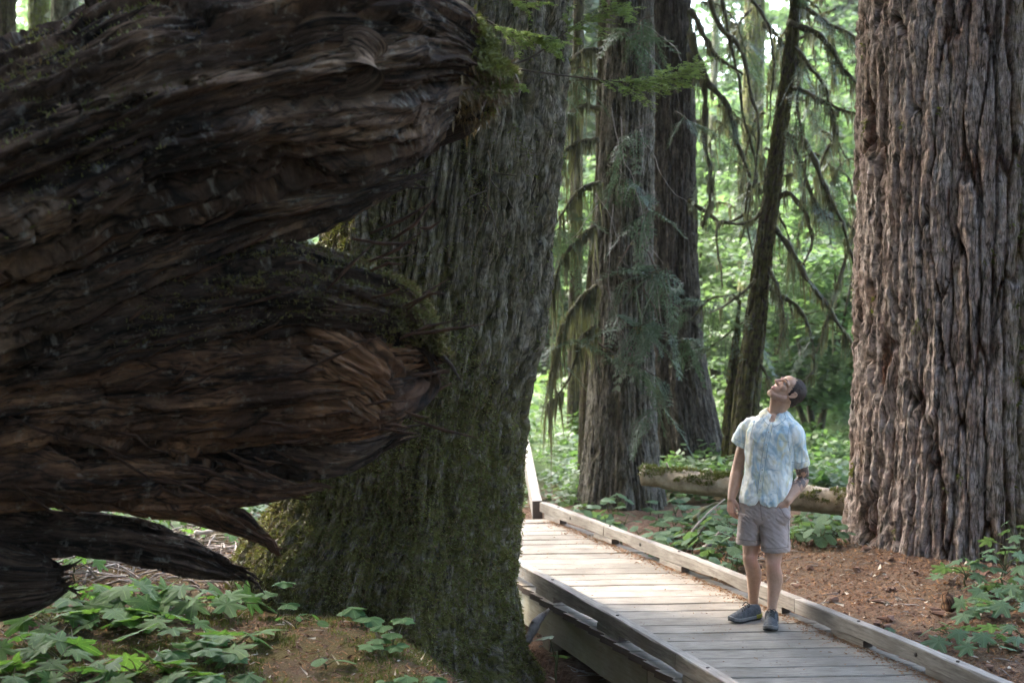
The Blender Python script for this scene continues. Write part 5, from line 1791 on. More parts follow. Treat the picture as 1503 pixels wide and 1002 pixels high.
def needles_along(g, c, e, rs, ln=0.019, wd=0.0022):
    c = np.repeat(c, 3, 0) + rs.normal(0, 0.002, (len(c) * 3, 3))
    sd = np.cross(e, [0, 0, 1.0])
    sd /= np.linalg.norm(sd)
    s = np.where(rs.uniform(0, 1, len(c)) < 0.5, 1, -1)[:, None]
    d = sd * s + e * 0.35 + rs.normal(0, 0.2, c.shape)
    d /= np.linalg.norm(d, axis=1)[:, None]
    L = ln * rs.uniform(0.6, 1.2, (len(c), 1))
    w = np.cross(d, rs.normal(0, 1, c.shape))
    w = w / np.linalg.norm(w, axis=1)[:, None] * wd
    V = np.stack([c - w, c + w, c + d * L + w * 0.5, c + d * L - w * 0.5], 1)
    i = np.arange(len(c))[:, None] * 4
    g.add(V.reshape(-1, 3), None, i + [0, 1, 2, 3])
hemlock([(752, 100), (790, 106), (850, 114), (920, 121), (975, 115), (1008, 105)], 8.9, 401, 'needle', 44, .31, 0.5)
hemlock([(750, 98), (790, 78), (835, 44), (880, 20), (915, 8)], 8.9, 402, 'needle', 26, .26, 0.45)
hemlock([(715, 30), (735, 42), (760, 50), (790, 55), (812, 60)], 8.6, 403, 'needle', 30, .19, 0.1)
hemlock([(735, 112), (745, 118), (758, 124), (770, 128)], 8.8, 404, 'needle', 10, .09, 0.1)
hemlock([(738, -10), (760, 0), (778, 6), (795, 2)], 8.7, 405, 'needle', 10, .12, 0.1)
# ------------------------------------------------------------------ the person on the boardwalk
from mathutils.bvhtree import BVHTree
PY_ = 9.47
PO = on_plane(1116, 917, 0.0)
PO[2] = 0.004
def pj(px, py, dy=0.0):
    return at(px, py, PY_ + dy) - PO

def ball(g, c, ax, rad, nu=20, nv=14):
    """ellipsoid; ax = 3 axis vectors"""
    u = np.linspace(0, 2 * math.pi, nu, endpoint=False)
    v = np.linspace(0, math.pi, nv)[1:-1]
    VV, UU = np.meshgrid(v, u, indexing='ij')
    L = np.stack([np.sin(VV) * np.cos(UU) * rad[0], np.sin(VV) * np.sin(UU) * rad[1], np.cos(VV) * rad[2]], -1).reshape(-1, 3)
    L = np.vstack([L, [0, 0, rad[2]], [0, 0, -rad[2]]])
    V = c + L @ np.asarray(ax)
    n, m = len(v), nu
    T = [(n * m, j, (j + 1) % m) for j in range(m)] + [(n * m + 1, (n - 1) * m + (j + 1) % m, (n - 1) * m + j) for j in range(m)]
    g.add(V, T, grid_quads(n, m, True)[:, ::-1])
I3 = np.eye(3)
def chain(g, pts, rs_, k=14, n=None):
    """rounded tapered limb through joints"""
    A = np.column_stack([np.array(pts, float), np.array(rs_, float)])
    S_ = smooth_path(A, n or 8 * len(pts))
    V, T, Q, U = tube(S_[:, :3], S_[:, 3], k)
    g.add(V, T, Q)
    ball(g, S_[0, :3], I3, [S_[0, 3]] * 3, 14, 10)
    ball(g, S_[-1, :3], I3, [S_[-1, 3]] * 3, 14, 10)
def rings(g, R_):
    """closed loft through rings (m, k, 3)"""
    R_ = np.array(R_)
    m, k = R_.shape[:2]
    V = np.vstack([R_.reshape(-1, 3), R_[0].mean(0), R_[-1].mean(0)])
    T = [(m * k, (j + 1) % k, j) for j in range(k)] + [(m * k + 1, (m - 1) * k + j, (m - 1) * k + (j + 1) % k) for j in range(k)]
    g.add(V, T, grid_quads(m, k, True))
def fuse(g, vox, it=3, fac=0.5):
    me = g.mesh('raw')
    o = bpy.data.objects.new('raw', me)
    scene.collection.objects.link(o)
    r = o.modifiers.new('r', 'REMESH')
    r.mode = 'VOXEL'
    r.voxel_size = vox
    s = o.modifiers.new('s', 'SMOOTH')
    s.iterations = it
    s.factor = fac
    dg = bpy.context.evaluated_depsgraph_get()
    out = bpy.data.meshes.new_from_object(o.evaluated_get(dg))
    bpy.data.objects.remove(o)
    bpy.data.meshes.remove(me)
    out.polygons.foreach_set('use_smooth', np.ones(len(out.polygons), bool))
    return out
def vco(me):
    a = np.zeros(len(me.vertices) * 3, np.float32)
    me.vertices.foreach_get('co', a)
    return a.reshape(-1, 3).astype(float)
def vno(me):
    a = np.zeros(len(me.vertices) * 3, np.float32)
    me.vertices.foreach_get('normal', a)
    return a.reshape(-1, 3).astype(float)
def setco(me, V):
    me.vertices.foreach_set('co', V.astype(np.float32).ravel())
    me.update()
def setattr_(me, name, v):
    a = me.attributes.new(name, 'FLOAT', 'POINT')
    a.data.foreach_set('value', np.asarray(v, np.float32))

# head frame
HC = pj(1155.5, 574.5, 0.0)
hu = np.array([0.80, 0.05, 0.60]); hu /= np.linalg.norm(hu)
hf = np.array([-0.56, -0.30, 0.78]); hf -= hu * hf.dot(hu); hf /= np.linalg.norm(hf)
hl = np.cross(hu, hf)
HA = np.array([hl, hf, hu])
def hd(l, f, u):
    return HC + np.array([l, f, u]) @ HA

FCEb = np.array([-0.40, -0.917, 0])
NB = pj(1140, 612, 0.03)
RS, LS = pj(1101, 622, 0.09), pj(1165, 627, -0.07)
RE, RW = pj(1083, 690, 0.12), pj(1073.5, 731, 0.05)
LE, LW = pj(1178.5, 702, 0.02), pj(1155, 736, -0.115)
RH, LH = pj(1104, 745, 0.05), pj(1140, 747, -0.04)
RK, LK = pj(1103.5, 817, 0.04), pj(1137, 826, -0.09)
RA, LA = pj(1106, 893, 0.12), pj(1132.5, 900, -0.10)
g = G()
ball(g, hd(0, -.012, .030), HA, (.074, .094, .084))
ball(g, hd(0, .028, -.040), HA, (.058, .062, .072))
ball(g, hd(0, .058, -.092), HA, (.034, .030, .026))
ball(g, hd(0, .045, .045), HA, (.060, .045, .045))
for s in (-1, 1):
    ball(g, hd(s * .040, .058, -.018), HA, (.024, .026, .024))
    chain(g, [hd(s * .012, .086, .026), hd(s * .036, .080, .028), hd(s * .054, .060, .022)], [.011, .012, .010], 10)
    chain(g, [hd(s * .052, -.005, -.045), hd(s * .046, .03, -.080), hd(s * .022, .058, -.098)], [.022, .022, .020], 12)
    # ear: rim, lobe and bowl
    chain(g, [hd(s * .074, .004, -.024), hd(s * .083, -.012, -.012), hd(s * .088, -.022, .010), hd(s * .086, -.014, .028), hd(s * .078, .002, .024)], [.008, .006, .006, .006, .006], 10)
    ball(g, hd(s * .076, -.008, .004), HA, (.007, .016, .024))
chain(g, [hd(0, .088, .020), hd(0, .101, .000), hd(0, .112, -.022)], [.010, .010, .0125], 12)
for s in (-1, 1):
    ball(g, hd(s * .012, .099, -.026), HA, (.009, .011, .009))
chain(g, [hd(-.022, .078, -.060), hd(0, .089, -.057), hd(.022, .078, -.060)], [.006, .008, .006], 10)
chain(g, [hd(-.018, .078, -.068), hd(0, .089, -.069), hd(.018, .078, -.068)], [.006, .009, .006], 10)
# neck with throat, tilted back
chain(g, [hd(0, -.035, -.035), hd(0, -.026, -.085) * .6 + NB * .4, NB, NB * .85], [.058, .056, .061, .075], 18)
chain(g, [hd(0, .022, -.085), hd(0, .010, -.100) * .55 + (NB + [-.03, -.03, .0]) * .45, NB + [-.035, -.03, -.02]], [.034, .030, .03], 14)
# torso (inside the shirt) and legs
for a, b, r0, r1 in ((pj(1132, 628, .02), pj(1124, 730, .01), .10, .115),):
    chain(g, [a, (a + b) / 2, b], [r0, .105, r1], 18)
chain(g, [RS, NB * .55 + (RS + LS) * .225 - [0, 0, .02], LS], [.034, .060, .034], 16)
chain(g, [RS - [0, 0, .02], RS * .5 + RE * .5, RE + [0, 0, .015], RE * .72 + RW * .28, RE * .3 + RW * .7, RW], [.040, .047, .041, .044, .035, .027], 16, 44)
chain(g, [LS - [0, 0, .02], LS * .5 + LE * .5, LE + [0, 0, .012], LE * .72 + LW * .28, LE * .3 + LW * .7, LW], [.040, .047, .042, .044, .035, .028], 16, 44)
for H, K, A in ((RH, RK, RA), (LH, LK, LA)):
    kf = np.array([-.01, -.012, 0])
    calf = K * .66 + A * .34 + [.012, .014, 0]
    chain(g, [H, H * .5 + K * .5, K + kf + [0, 0, .03], K + kf * 1.2 - [0, 0, .02], calf, K * .3 + A * .7 + [.004, .006, 0], A + [0, 0, .02], A - [0, 0, .04]],
          [.085, .070, .053, .049, .052, .037, .031, .033], 18, 70)
    ball(g, K + kf * 2.2, I3, (.038, .040, .044))
chain(g, [NB + [-.035, -.045, .0], NB + FCEb * .075 + [0, 0, -.045], NB + FCEb * .092 + [0, 0, -.085]], [.034, .03, .022], 14)
# hands
def hand(w, d, sp, bk, curl, side):
    """w wrist, d pointing direction, sp towards the index finger, bk back of the hand"""
    d = d / np.linalg.norm(d)
    sp = sp - d * sp.dot(d); sp /= np.linalg.norm(sp)
    bk = np.cross(d, sp) * side
    for s, ln, r in ((-1.5, .083, .0125), (-.5, .090, .013), (.5, .092, .013), (1.5, .090, .013)):
        chain(g, [w + sp * s * .008, w + d * ln * .55 + sp * s * .0165, w + d * ln + sp * s * .0195], [.017, r, r * .86], 10)
    for s, ln in ((-1.5, .058), (-.5, .072), (.5, .078), (1.5, .070)):
        b = w + d * (.083 + .004 * (1.5 - abs(s - .3))) + sp * s * .0205
        p = [b]
        c = 0.25
        for k, f in enumerate((.45, .31, .24)):
            c += curl * (0.8 + .12 * s)
            dr = d * math.cos(c) - bk * math.sin(c)
            p.append(p[-1] + dr * ln * f)
        chain(g, p, [.0090, .0084, .0076, .0066], 10)
    t0 = w + d * .022 + sp * .022 - bk * .008
    t1 = t0 + (d * .7 + sp * .62 - bk * .25) * .042
    t2 = t1 + (d * .92 + sp * .18 - bk * .3) * .032
    chain(g, [w + d * .008 + sp * .008, t0, t1, t2, t2 + (d * .95 - bk * .25) * .022], [.019, .017, .0125, .0105, .0085], 10)
hand(RW, np.array([-.02, -.05, -1.0]), np.array([.50, -.85, 0]), None, .42, 1)
hand(LW, np.array([-.40, .16, -.85]), np.array([-.5, -.55, .3]), None, .3, -1)
body = fuse(g, 0.0031, 4, 0.45)
V = vco(body)
hl_ = (V - HC) @ HA.T
beard = (np.exp(-((hl_[:, 2] + .085) / .035) ** 2) * ss(.0, .03, hl_[:, 1])) * (np.linalg.norm(V - HC, axis=1) < .17)
lip = np.exp(-((hl_[:, 2] + .064) / .010) ** 2) * (np.abs(hl_[:, 0]) < .024) * ss(.078, .088, hl_[:, 1])
def seg_d(P, a, b):
    t = np.clip(((P - a) @ (b - a)) / ((b - a) @ (b - a)), 0, 1)
    return np.linalg.norm(P - a - t[:, None] * (b - a), axis=1), t
dt, tt = seg_d(V, LS, LE)
dt2, tt2 = seg_d(V, LE, LW)
tat = np.clip((dt < .065) * ss(.45, .6, tt) + (dt2 < .06) * (1 - ss(.35, .55, tt2)), 0, 1) * (V[:, 0] > LW[0] + .03)
red = np.clip(np.exp(-(np.linalg.norm(V - RK - [0, -.05, 0], axis=1) / .05) ** 2) + np.exp(-(np.linalg.norm(V - LK - [0, -.05, 0], axis=1) / .05) ** 2)
              + np.exp(-(np.linalg.norm(V - RW - [0, 0, -.09], axis=1) / .07) ** 2) + .7 * np.exp(-(np.linalg.norm(V - hd(0, .1, -.02), axis=1) / .03) ** 2), 0, 1)
for nme, a in (('beard', beard), ('lip', lip), ('tattoo', tat), ('red', red)):
    setattr_(body, nme, np.clip(a, 0, 1))
ms = M('skin')
o_ = ms.coord()
nz = ms.noise(o_, 38, 4, 0.6)
c = ms.mix(ms.ramp(nz, [(0.3, 0.0), (0.7, 1.0)]), (0.40, 0.235, 0.155), (0.49, 0.305, 0.215))
c = ms.mix(ms.math('MULTIPLY', ms.attr('red'), 0.55), c, (0.56, 0.27, 0.21))
c = ms.mix(ms.math('MULTIPLY', ms.attr('beard'), 0.45), c, (0.22, 0.11, 0.065))
c = ms.mix(ms.math('MULTIPLY', ms.attr('lip'), 0.75), c, (0.42, 0.17, 0.16))
tn_ = ms.ramp(ms.noise(o_, 30, 3, 0.5, 0.8), [(0.46, 0.0), (0.52, 1.0)])
c = ms.mix(ms.math('MULTIPLY', ms.math('MULTIPLY', ms.attr('tattoo'), tn_), 0.8), c, (0.055, 0.055, 0.062))
MAT['skin'] = ms.done(c, 0.5, ms.bump(nz, 0.12, 0.004), 0.35)
person = obj('person', body, MAT['skin'], None, label='person in patterned pale blue shirt and tan shorts on the boardwalk looking up', category='person')
person.location = PO
pobj = lambda n, me, mt, par=None: obj(n, me, MAT[mt], par or person)

# hair, brows and eyes
g = G()
ball(g, hd(0, -.023, .036), HA, (.0795, .0905, .0865), 40, 30)
ball(g, hd(0, -.066, -.012), HA, (.058, .044, .052), 24, 18)
for s in (-1, 1):
    chain(g, [hd(s * .062, .012, .050), hd(s * .071, .010, .020), hd(s * .069, .012, -.008)], [.013, .008, .005], 10)
hair = fuse(g, 0.0035, 2)
V, Nn = vco(hair), vno(hair)
V = V + Nn * (np.abs(fbm(V * np.array([60, 60, 60]), 3, 4))[:, None] * 0.008 + fbm(V * 210, 2, 6)[:, None] * 0.0025)
setco(hair, V)
MAT['hair'] = m_plain('dark_hair', (0.014, 0.009, 0.007), (0.045, 0.026, 0.018), 70, 0.6, 0.6, 5, 0.4)
pobj('hair', hair, 'hair')
for s in (-1, 1):
    g = G()
    chain(g, [hd(s * .014, .097, .027), hd(s * .034, .093, .033), hd(s * .052, .073, .027)], [.003, .0042, .0025], 8)
    pobj('eyebrow', g.mesh('eyebrow'), 'hair')
    g = G()
    ball(g, hd(s * .031, .0735, .008), HA, (.013, .0115, .0085))
    MAT.setdefault('eye', m_plain('eye_white', (0.35, 0.3, 0.28), (0.5, 0.45, 0.42), 30, 0.3))
    e = pobj('eye', g.mesh('eye'), 'eye')
    g = G()
    ball(g, hd(s * .031, .0828, .009), HA, (.0058, .0030, .0055), 12, 8)
    MAT.setdefault('iris', m_plain('dark_iris', (0.015, 0.012, 0.01), (0.04, 0.03, 0.02), 30, 0.2))
    pobj('iris', g.mesh('iris'), 'iris', e)
    g = G()
    chain(g, [hd(s * .018, .083, .015), hd(s * .032, .0865, .0185), hd(s * .045, .077, .014)], [.0028, .0036, .0028], 8)
    pobj('eyelid', g.mesh('eyelid'), 'skin')
    body_mat = None

# shirt
FCE = np.array([-0.40, -0.917, 0])          # the way the chest faces
RGT = np.array([0.917, -0.40, 0])           # towards the person's left hand
th = np.linspace(0, 2 * math.pi, 72, endpoint=False)
def ring(px, py, hw, dep, dy=0.0, hem=None, sq=2.3):
    c = pj(px, py, dy)
    cs, sn = np.cos(th), np.sin(th)
    ex = np.sign(cs) * np.abs(cs) ** (2 / sq)
    ey = np.sign(sn) * np.abs(sn) ** (2 / sq)
    p = c + np.outer(ex * hw * .96 / F_PX * PY_, RGT) + np.outer(ey * dep, FCE)
    if hem is not None:
        p[:, 2] += hem
    return p
dfr = (th - math.pi / 2 + math.pi) % (2 * math.pi) - math.pi
hem = 0.050 * np.exp(-((dfr - 0.02) / 0.07) ** 2) + 0.002 * np.sin(th * 3 + 1) - 0.004 * np.exp(-((np.abs(dfr) - .35) / .3) ** 2)
vee = -0.060 * np.exp(-(dfr / 0.30) ** 2)
g = G()
Rg = [ring(1121, 722, 30, .098, .0), ring(1121, 735, 33.0, .112, .0, hem * .9), ring(1120.5, 738.5, 36.5, .128, .0, hem), ring(1121.5, 731, 37.5, .132, 0, hem * .8), ring(1124, 716, 37.5, .130),
      ring(1127, 698, 37.8, .126), ring(1130, 672, 38.2, .126), ring(1132, 650, 39, .130), ring(1133.5, 633, 39, .124), ring(1134.5, 621, 35.5, .108, .01),
      ring(1136.5, 612, 28, .090, .02, vee * .5), ring(1139, 604.5, 17.5, .074, .03, vee)]
rings(g, Rg)
def sleeve(g, pts, r):
    A = smooth_path(np.column_stack([np.array(pts), r]), 26)
    V, T, Q, U = tube(A[:, :3], A[:, 3], 36)
    k = 36
    d = (A[-1, :3] - A[-2, :3]); d /= np.linalg.norm(d)
    Rr = V[:26 * k].reshape(26, k, 3)
    last = Rr[-1]
    c = last.mean(0)
    cup = [c + (last - c) * .80, c + (last - c) * .80 - d * .05]
    rings(g, np.concatenate([Rr, np.array(cup)]))
    ball(g, A[0, :3], I3, [A[0, 3]] * 3, 18, 12)
sleeve(g, [pj(1104, 624, .08), pj(1099, 629, .09), pj(1091, 640, .10), pj(1084.5, 652, .11)], [.058, .064, .063, .060])
sleeve(g, [pj(1161, 627, -.06), pj(1166, 638, -.07), pj(1171, 660, -.05), pj(1175, 683, -.03)], [.058, .066, .064, .061])
shirt = fuse(g, 0.005, 4, 0.5)
V, Nn = vco(shirt), vno(shirt)
w1 = fbm(np.stack([V[:, 0] * 9 + V[:, 2] * 6, V[:, 1] * 8, V[:, 2] * 4 - V[:, 0] * 4], 1), 3, 31)
w2 = fbm(np.stack([V[:, 0] * 16 - V[:, 2] * 12, V[:, 1] * 12, V[:, 2] * 7 + V[:, 0] * 6], 1), 3, 32)
w3 = fbm(np.stack([V[:, 0] * 10, V[:, 1] * 10, V[:, 2] * 42], 1), 3, 34) * (1 - ss(.78, .95, V[:, 2]))
V = V + Nn * ((1 - np.abs(w1) * 2.2) * 0.010 + (0.5 - np.abs(w2)) * 0.0035 + w3 * .007 - .006)[:, None]
setco(shirt, V)
mc = M('printed_cotton')
o_ = mc.coord()
wv = mc.noise(o_, 5, 3, 0.5)
st1 = mc.noise(mc.mapv(o_, (1, 1, .38), (0, 0, 0)), 12, 4, 0.6, 1.2)
st2 = mc.noise(mc.mapv(o_, (1.2, 1.2, .5), (3, 1, 7)), 11, 4, 0.6, 1.5)
st3 = mc.noise(mc.mapv(o_, (.8, .8, 1.0), (9, 4, 2)), 17, 4, 0.65, 1.0)
c = mc.mix(mc.ramp(st1, [(0.44, 0.0), (0.60, 0.85)]), (0.77, 0.79, 0.75), (0.32, 0.48, 0.57))
c = mc.mix(mc.ramp(st2, [(0.52, 0.0), (0.66, 0.8)]), c, (0.62, 0.59, 0.38))
c = mc.mix(mc.ramp(st3, [(0.60, 0.0), (0.72, 0.75)]), c, (0.17, 0.32, 0.42))
MAT['shirt'] = mc.done(c, 0.85, mc.bump(mc.noise(o_, 60, 4), 0.25, 0.006), 0.2)
sh = pobj('shirt', shirt, 'shirt')
bvh = BVHTree.FromPolygons([tuple(v) for v in V], [tuple(p.vertices) for p in shirt.polygons])
CAMP = np.array([0, 0, CAM_H]) - PO
def on_shirt(px, py, lift=0.002, tree=None):
    d = pj(px, py) - CAMP
    d /= np.linalg.norm(d)
    h = (tree or bvh).ray_cast(Vector(CAMP), Vector(d))
    if h[0] is None:
        return pj(px, py, -.12)
    return np.array(h[0]) - d * lift
def ribbon(pix, wpx, lift, n=40):
    P = smooth_path(np.array(pix, float), n)
    Lh = np.array([on_shirt(a - wpx, b, lift) for a, b in P])
    Rh = np.array([on_shirt(a + wpx, b, lift) for a, b in P])
    Md = np.array([on_shirt(a, b, lift + .002) for a, b in P])
    V = np.stack([Lh, Md, Rh], 1)
    return mesh('ribbon', V.reshape(-1, 3), None, grid_quads(n, 3))
pobj('placket', ribbon([(1131, 618), (1127, 640), (1121, 675), (1117, 705), (1115, 726)], 3.2, .003), 'shirt', sh)
pk = []
for a in np.linspace(0, 1, 9):
    for b in np.linspace(0, 1, 9):
        pk.append(on_shirt(1140 + 18 * a - 1 * b, 645 + 20 * b + 2 * a, .004))
pobj('chest_pocket', mesh('chest_pocket', np.array(pk), None, grid_quads(9, 9)), 'shirt', sh)
MAT['button'] = m_plain('button_shell', (0.35, 0.33, 0.28), (0.5, 0.48, 0.42), 40, 0.35)
for q in [(1128.5, 634), (1125, 652), (1121.5, 671), (1118.8, 689), (1116.6, 705), (1115.4, 718)]:
    g = G()
    ball(g, on_shirt(q[0], q[1], .006), I3, (.0055, .003, .0055), 10, 8)
    pobj('button', g.mesh('button'), 'button', sh)
# collar: stand round the neck with two turned down points
nax = (hd(0, -.03, -.07) - NB); nax /= np.linalg.norm(nax)
cb = NB + nax * .012
e1 = np.cross(nax, FCE); e1 /= np.linalg.norm(e1)
e2 = np.cross(e1, nax)
if e2.dot(FCE) < 0: e2 = -e2
phi = np.linspace(-math.pi * .93, math.pi * .93, 44) + math.pi      # 0 / 2pi = front opening
rows = []
for (r0, up) in ((.070, -.010), (.071, .030), (.077, .037), (.094, .022), (.116, -.006)):
    row = []
    for p in phi:
        f = abs(((p - math.pi) / (math.pi * .93)))            # 0 at the nape, 1 at the front
        rr = r0 + .012 * f ** 3
        u = up - (.020 * f ** 2) - (.036 * f ** 6 if r0 > .09 else 0) - (.012 * f ** 6 if .08 < r0 < .09 else 0)
        v = cb + e1 * math.sin(p) * rr * (1.05 if math.sin(p) * e1.dot(RGT) > 0 else 1.0) + e2 * math.cos(p) * rr + nax * u
        row.append(v)
    rows.append(row)
rows = np.array(rows)
g = G()
g.add(rows.reshape(-1, 3), None, grid_quads(5, len(phi)))
inner = rows[::-1].copy() - nax * .003
g.add(inner.reshape(-1, 3), None, grid_quads(5, len(phi)))
pobj('collar', g.mesh('collar'), 'shirt', sh)

def flap(name, quad, lift):
    a, b, c, d = [np.array(q, float) for q in quad]
    P = []
    for u in np.linspace(0, 1, 7):
        for v in np.linspace(0, 1, 7):
            q = (a * (1 - u) + b * u) * (1 - v) + (d * (1 - u) + c * u) * v
            P.append(on_shirt(q[0], q[1], lift * (1.5 - v)))
    g = G()
    P = np.array(P)
    g.add(P, None, grid_quads(7, 7))
    g.add(P + [0, .004, -.003], None, grid_quads(7, 7))
    pobj(name, g.mesh(name), 'shirt', sh)
flap('collar_point', [(1121.5, 607.5), (1131.0, 612.5), (1128.5, 623.5), (1119.5, 613.0)], .010)
flap('collar_point', [(1134.5, 614.5), (1151, 606.0), (1152.5, 614.5), (1136.0, 626.0)], .010)
MAT['stitch_and_shade'] = m_plain('shirt_stitch_and_shade', (0.16, 0.25, 0.30), (0.24, 0.34, 0.38), 40)  # thread colour, also used for the painted shadow along the collar edges
for nm, pix in (('placket_seam', [(1128.2, 622), (1123.8, 640), (1117.8, 675), (1113.8, 705), (1111.8, 724)]), ('placket_seam', [(1134.2, 625), (1130.2, 640), (1124.2, 675), (1120.2, 705), (1118.2, 722)]),
                ('pocket_seam', [(1139.5, 646), (1149, 647), (1158.5, 648.5)]), ('sleeve_seam', [(1160, 622), (1157, 635), (1157, 650), (1160, 664)]), ('sleeve_seam', [(1108, 617), (1104, 630), (1101, 645)]),
                ('collar_edge_shade', [(1121.5, 607.5), (1119.5, 613.0), (1128.5, 623.5), (1131.0, 612.5)]), ('collar_edge_shade', [(1134.5, 614.5), (1136.0, 626.0), (1152.5, 614.5), (1151, 606)]), ('sleeve_hem', [(1162, 677.5), (1174, 679), (1185, 676)]), ('sleeve_hem', [(1077, 642.5), (1085, 647), (1092, 650)])):  # dark lines round the collar points stand in for shadow at their edges
    P = smooth_path(np.array(pix, float), 24)
    Q_ = np.array([on_shirt(a, b, .0165 if nm == 'collar_edge_shade' else .0035) for a, b in P])
    g = G()
    V_, T, Q, U = tube(Q_, .0016, 5)
    g.add(V_, T, Q)
    pobj(nm, g.mesh(nm), 'stitch_and_shade', sh)

# shorts
g = G()
def hemleg(cx, hw0, top, bot, dy):
    A = [ring(cx - 0.5, bot - 12, hw0 * .72, .080, dy), ring(cx, bot - 1.5, hw0 * .84, .090, dy), ring(cx, bot, hw0 + .2, .104, dy), ring(cx, bot - 5, hw0 + .6, .106, dy)]
    for f in (.3, .6, .85, 1.0):
        A.append(ring(cx + (top[0] - cx) * f, bot - 5 + (top[1] - bot + 5) * f, hw0 + (top[2] - hw0) * f, .106 + .010 * f, dy + (top[3] - dy) * f))
    return A
rings(g, hemleg(1100, 18.6, (1106, 752, 21, .03), 796.5, .05))
rings(g, hemleg(1138.5, 20.6, (1136, 752, 22, -.02), 807.5, -.06))
rings(g, [ring(1121, 766, 34, .10), ring(1121.5, 756, 38.5, .116), ring(1122, 745, 38.5, .120), ring(1122, 735, 36.5, .116), ring(1122, 726, 34.5, .104), ring(1122, 718, 32, .09)])
ball(g, pj(1146, 757, -.105), I3, (.060, .046, .068))     # bulge of the hand in the pocket
ball(g, pj(1126, 760, .10), I3, (.13, .07, .09))
shorts = fuse(g, 0.005, 4, 0.5)
V, Nn = vco(shorts), vno(shorts)
w1 = fbm(np.stack([V[:, 0] * 9 + V[:, 2] * 6, V[:, 1] * 9, V[:, 2] * 16 + V[:, 0] * 10], 1), 3, 41)
w2 = fbm(np.stack([V[:, 0] * 26, V[:, 1] * 24, V[:, 2] * 40 + V[:, 0] * 30], 1), 3, 42)
cr = np.exp(-((V[:, 2] - .72) / .05) ** 2)
V = V + Nn * ((0.4 - np.abs(w1) * 1.4) * 0.010 + (0.4 - np.abs(w2)) * (0.003 + .007 * cr))[:, None]
setco(shorts, V)
MAT['shorts'] = m_plain('tan_cotton', (0.31, 0.255, 0.235), (0.40, 0.335, 0.31), 26, 0.9, 0.2)
so = pobj('shorts', shorts, 'shorts')
bvs = BVHTree.FromPolygons([tuple(v) for v in V], [tuple(p.vertices) for p in shorts.polygons])
def line_on(pix, r, tree, n=22):
    P = smooth_path(np.array(pix, float), n)
    Q_ = np.array([on_shirt(a, b, .001, tree) for a, b in P])
    g = G()
    V, T, Q, U = tube(Q_, r, 5)
    g.add(V, T, Q)
    return g.mesh('seam')
MAT['seam'] = m_plain('seam_thread', (0.15, 0.115, 0.10), (0.2, 0.16, 0.14), 40)
for nm, pix in (('pocket_edge', [(1141, 741), (1147, 748), (1152, 757), (1160, 762)]), ('fly_seam', [(1116, 738), (1117, 750), (1119, 764)]), ('side_seam', [(1157, 764), (1157, 785), (1156.5, 804)]),
                ('hem_seam', [(1119, 803), (1137, 804.5), (1158, 802)]), ('hem_seam', [(1083, 790), (1099, 793), (1117, 792)])):
    pobj(nm, line_on(pix, .0022, bvs), 'seam', so)

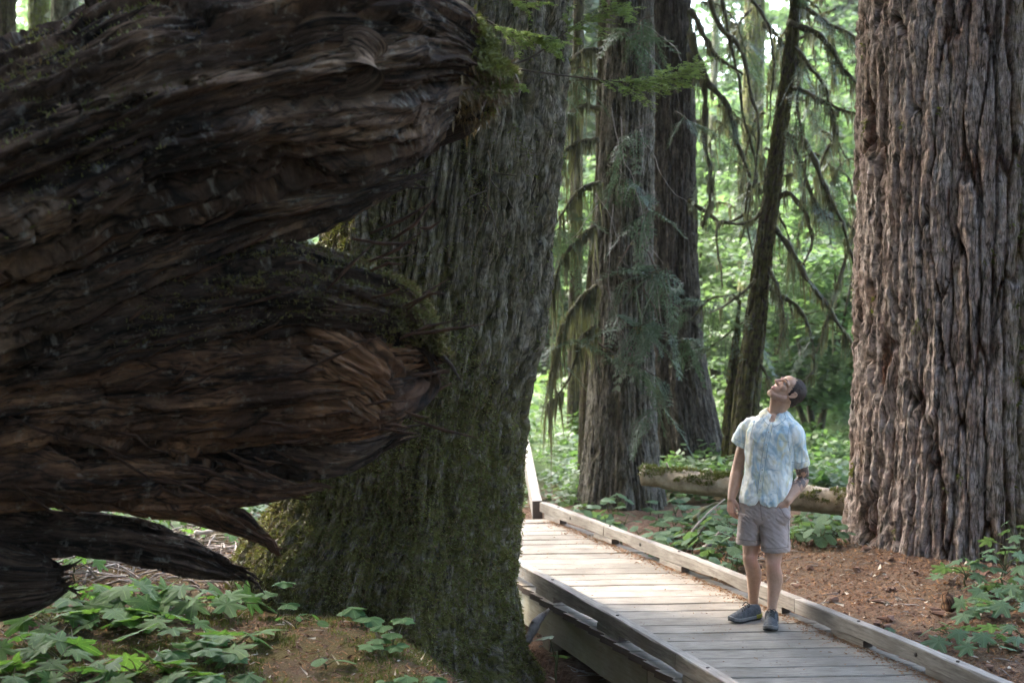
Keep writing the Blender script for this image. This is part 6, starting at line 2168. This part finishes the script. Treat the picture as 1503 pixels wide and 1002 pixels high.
# shoes
MAT['shoe'] = m_plain('grey_mesh_shoe', (0.04, 0.045, 0.048), (0.10, 0.105, 0.11), 55, 0.75, 0.5)
MAT['sole'] = m_plain('shoe_sole', (0.13, 0.13, 0.125), (0.22, 0.22, 0.21), 30, 0.8)
MAT['tread'] = m_plain('shoe_tread', (0.02, 0.02, 0.02), (0.04, 0.04, 0.04), 30, 0.8)
MAT['lime'] = m_plain('lime_rubber', (0.20, 0.19, 0.02), (0.28, 0.26, 0.04), 30, 0.6)
MAT['lace'] = m_plain('black_lace', (0.012, 0.013, 0.014), (0.03, 0.03, 0.03), 60, 0.8)
def shoe(heel, toe, ank, label):
    L = np.linalg.norm((toe - heel)[:2])
    ax = (toe - heel) / np.linalg.norm(toe - heel)
    ax[2] = 0
    ax /= np.linalg.norm(ax)
    sd = np.array([-ax[1], ax[0], 0])
    b0 = np.array([heel[0], heel[1], 0.0])
    t = np.array([0, .03, .10, .22, .34, .46, .58, .72, .84, .93, .98, 1.0])
    hw = np.array([.016, .028, .035, .036, .036, .038, .043, .047, .045, .036, .022, .010])
    ht = np.array([.070, .088, .098, .100, .106, .100, .086, .070, .060, .050, .042, .036])
    spr = np.array([.006, .003, 0, 0, 0, 0, 0, 0, .002, .007, .012, .016])
    ph = np.linspace(0, 2 * math.pi, 28, endpoint=False)
    g = G()
    Rr = []
    for a, w, h, s in zip(t, hw, ht, spr):
        c, n_ = np.cos(ph), np.sin(ph)
        z0 = .022 + s
        zz = np.where(n_ > 0, z0 + (h - z0) * np.abs(n_) ** .8, z0 - .006 * np.abs(n_))
        y = np.sign(c) * np.abs(c) ** .75 * w * (1 - .30 * np.clip(n_, 0, 1) ** 2)
        Rr.append(b0 + ax * (a * L) + np.outer(y, sd) + np.outer(zz, [0, 0, 1.0]))
    rings(g, Rr)
    chain(g, [ank + [0, 0, -.045], ank + [0, 0, -.012]], [.047, .046], 18)
    up = fuse(g, .004, 2)
    root = pobj('shoe', up, 'shoe')
    root['label'] = label
    def slab(z0, z1, grow, mt, name, ta=0.0, tb=1.0):
        g = G()
        q = []
        tt_ = np.linspace(ta, tb, 20)
        for z, gr in ((z0, grow - .002), (z0 + .003, grow), (z1 - .003, grow), (z1, grow - .003)):
            w = np.interp(tt_, t, hw) + gr
            s = np.interp(tt_, t, spr)
            xx = (tt_ - .5) * L * (1 + gr * 4) + .5 * L
            q.append(np.concatenate([b0 + np.outer(xx, ax) + np.outer(w, sd) + np.outer(z + s, [0, 0, 1.0]),
                                     (b0 + np.outer(xx, ax) - np.outer(w, sd) + np.outer(z + s, [0, 0, 1.0]))[::-1]]))
        rings(g, q)
        return pobj(name, g.mesh(name, False), mt, root)
    slab(.000, .008, .003, 'tread', 'outsole')
    slab(.0085, .030, .004, 'sole', 'midsole')
    slab(.0095, .036, .0055, 'lime', 'heel_clip', 0.0, 0.24)
    for k in range(5):
        a = .36 + .062 * k
        z = np.interp(a, t, ht) + .001
        w = np.interp(a, t, hw) * .55
        g = G()
        p = b0 + ax * a * L
        chain(g, [p - sd * w + [0, 0, z - .014], p + [0, 0, z + .001], p + sd * w + ax * .012 + [0, 0, z - .014]], [.0026] * 3, 8)
        pobj('lace', g.mesh('lace'), 'lace', root)
    g = G()
    p = b0 + ax * .37 * L + [0, 0, .106]
    chain(g, [p, p + sd * .02 + ax * .012 + [0, 0, .008], p + sd * .03 + ax * .03 - [0, 0, .012]], [.0028] * 3, 8)
    chain(g, [p, p - sd * .02 + ax * .012 + [0, 0, .010], p - sd * .028 + ax * .03 - [0, 0, .010]], [.0028] * 3, 8)
    pobj('lace_bow', g.mesh('lace_bow'), 'lace', root)
rh = on_plane(1115, 907, 0) - PO
rt = rh + np.array([-.225, -.145, 0])
shoe(rh, rt, RA, 'shoe turned sideways')
lh = on_plane(1134, 914, 0) - PO
lt = lh + np.array([-.065, -.255, 0])
shoe(lh, lt, LA + [0.0, 0, 0], 'shoe pointing at the viewer')

# ------------------------------------------------------------------ the damp air of the forest
me = mesh('haze', [(x, y, z) for z in (-9.0, 60.0) for y in (-420.0, 420.0) for x in (-420.0, 420.0)], None,
          [(0, 2, 3, 1), (4, 5, 7, 6), (0, 1, 5, 4), (2, 6, 7, 3), (0, 4, 6, 2), (1, 3, 7, 5)], None, False)
mh = bpy.data.materials.new('haze')
mh.use_nodes = True
nt = mh.node_tree
nt.nodes.clear()
vo = nt.nodes.new('ShaderNodeVolumePrincipled')
vo.inputs['Color'].default_value = (0.93, 0.97, 0.95, 1)
vo.inputs['Density'].default_value = 0.0006
nt.links.new(vo.outputs[0], nt.nodes.new('ShaderNodeOutputMaterial').inputs['Volume'])
obj('haze', me, mh, kind='stuff')
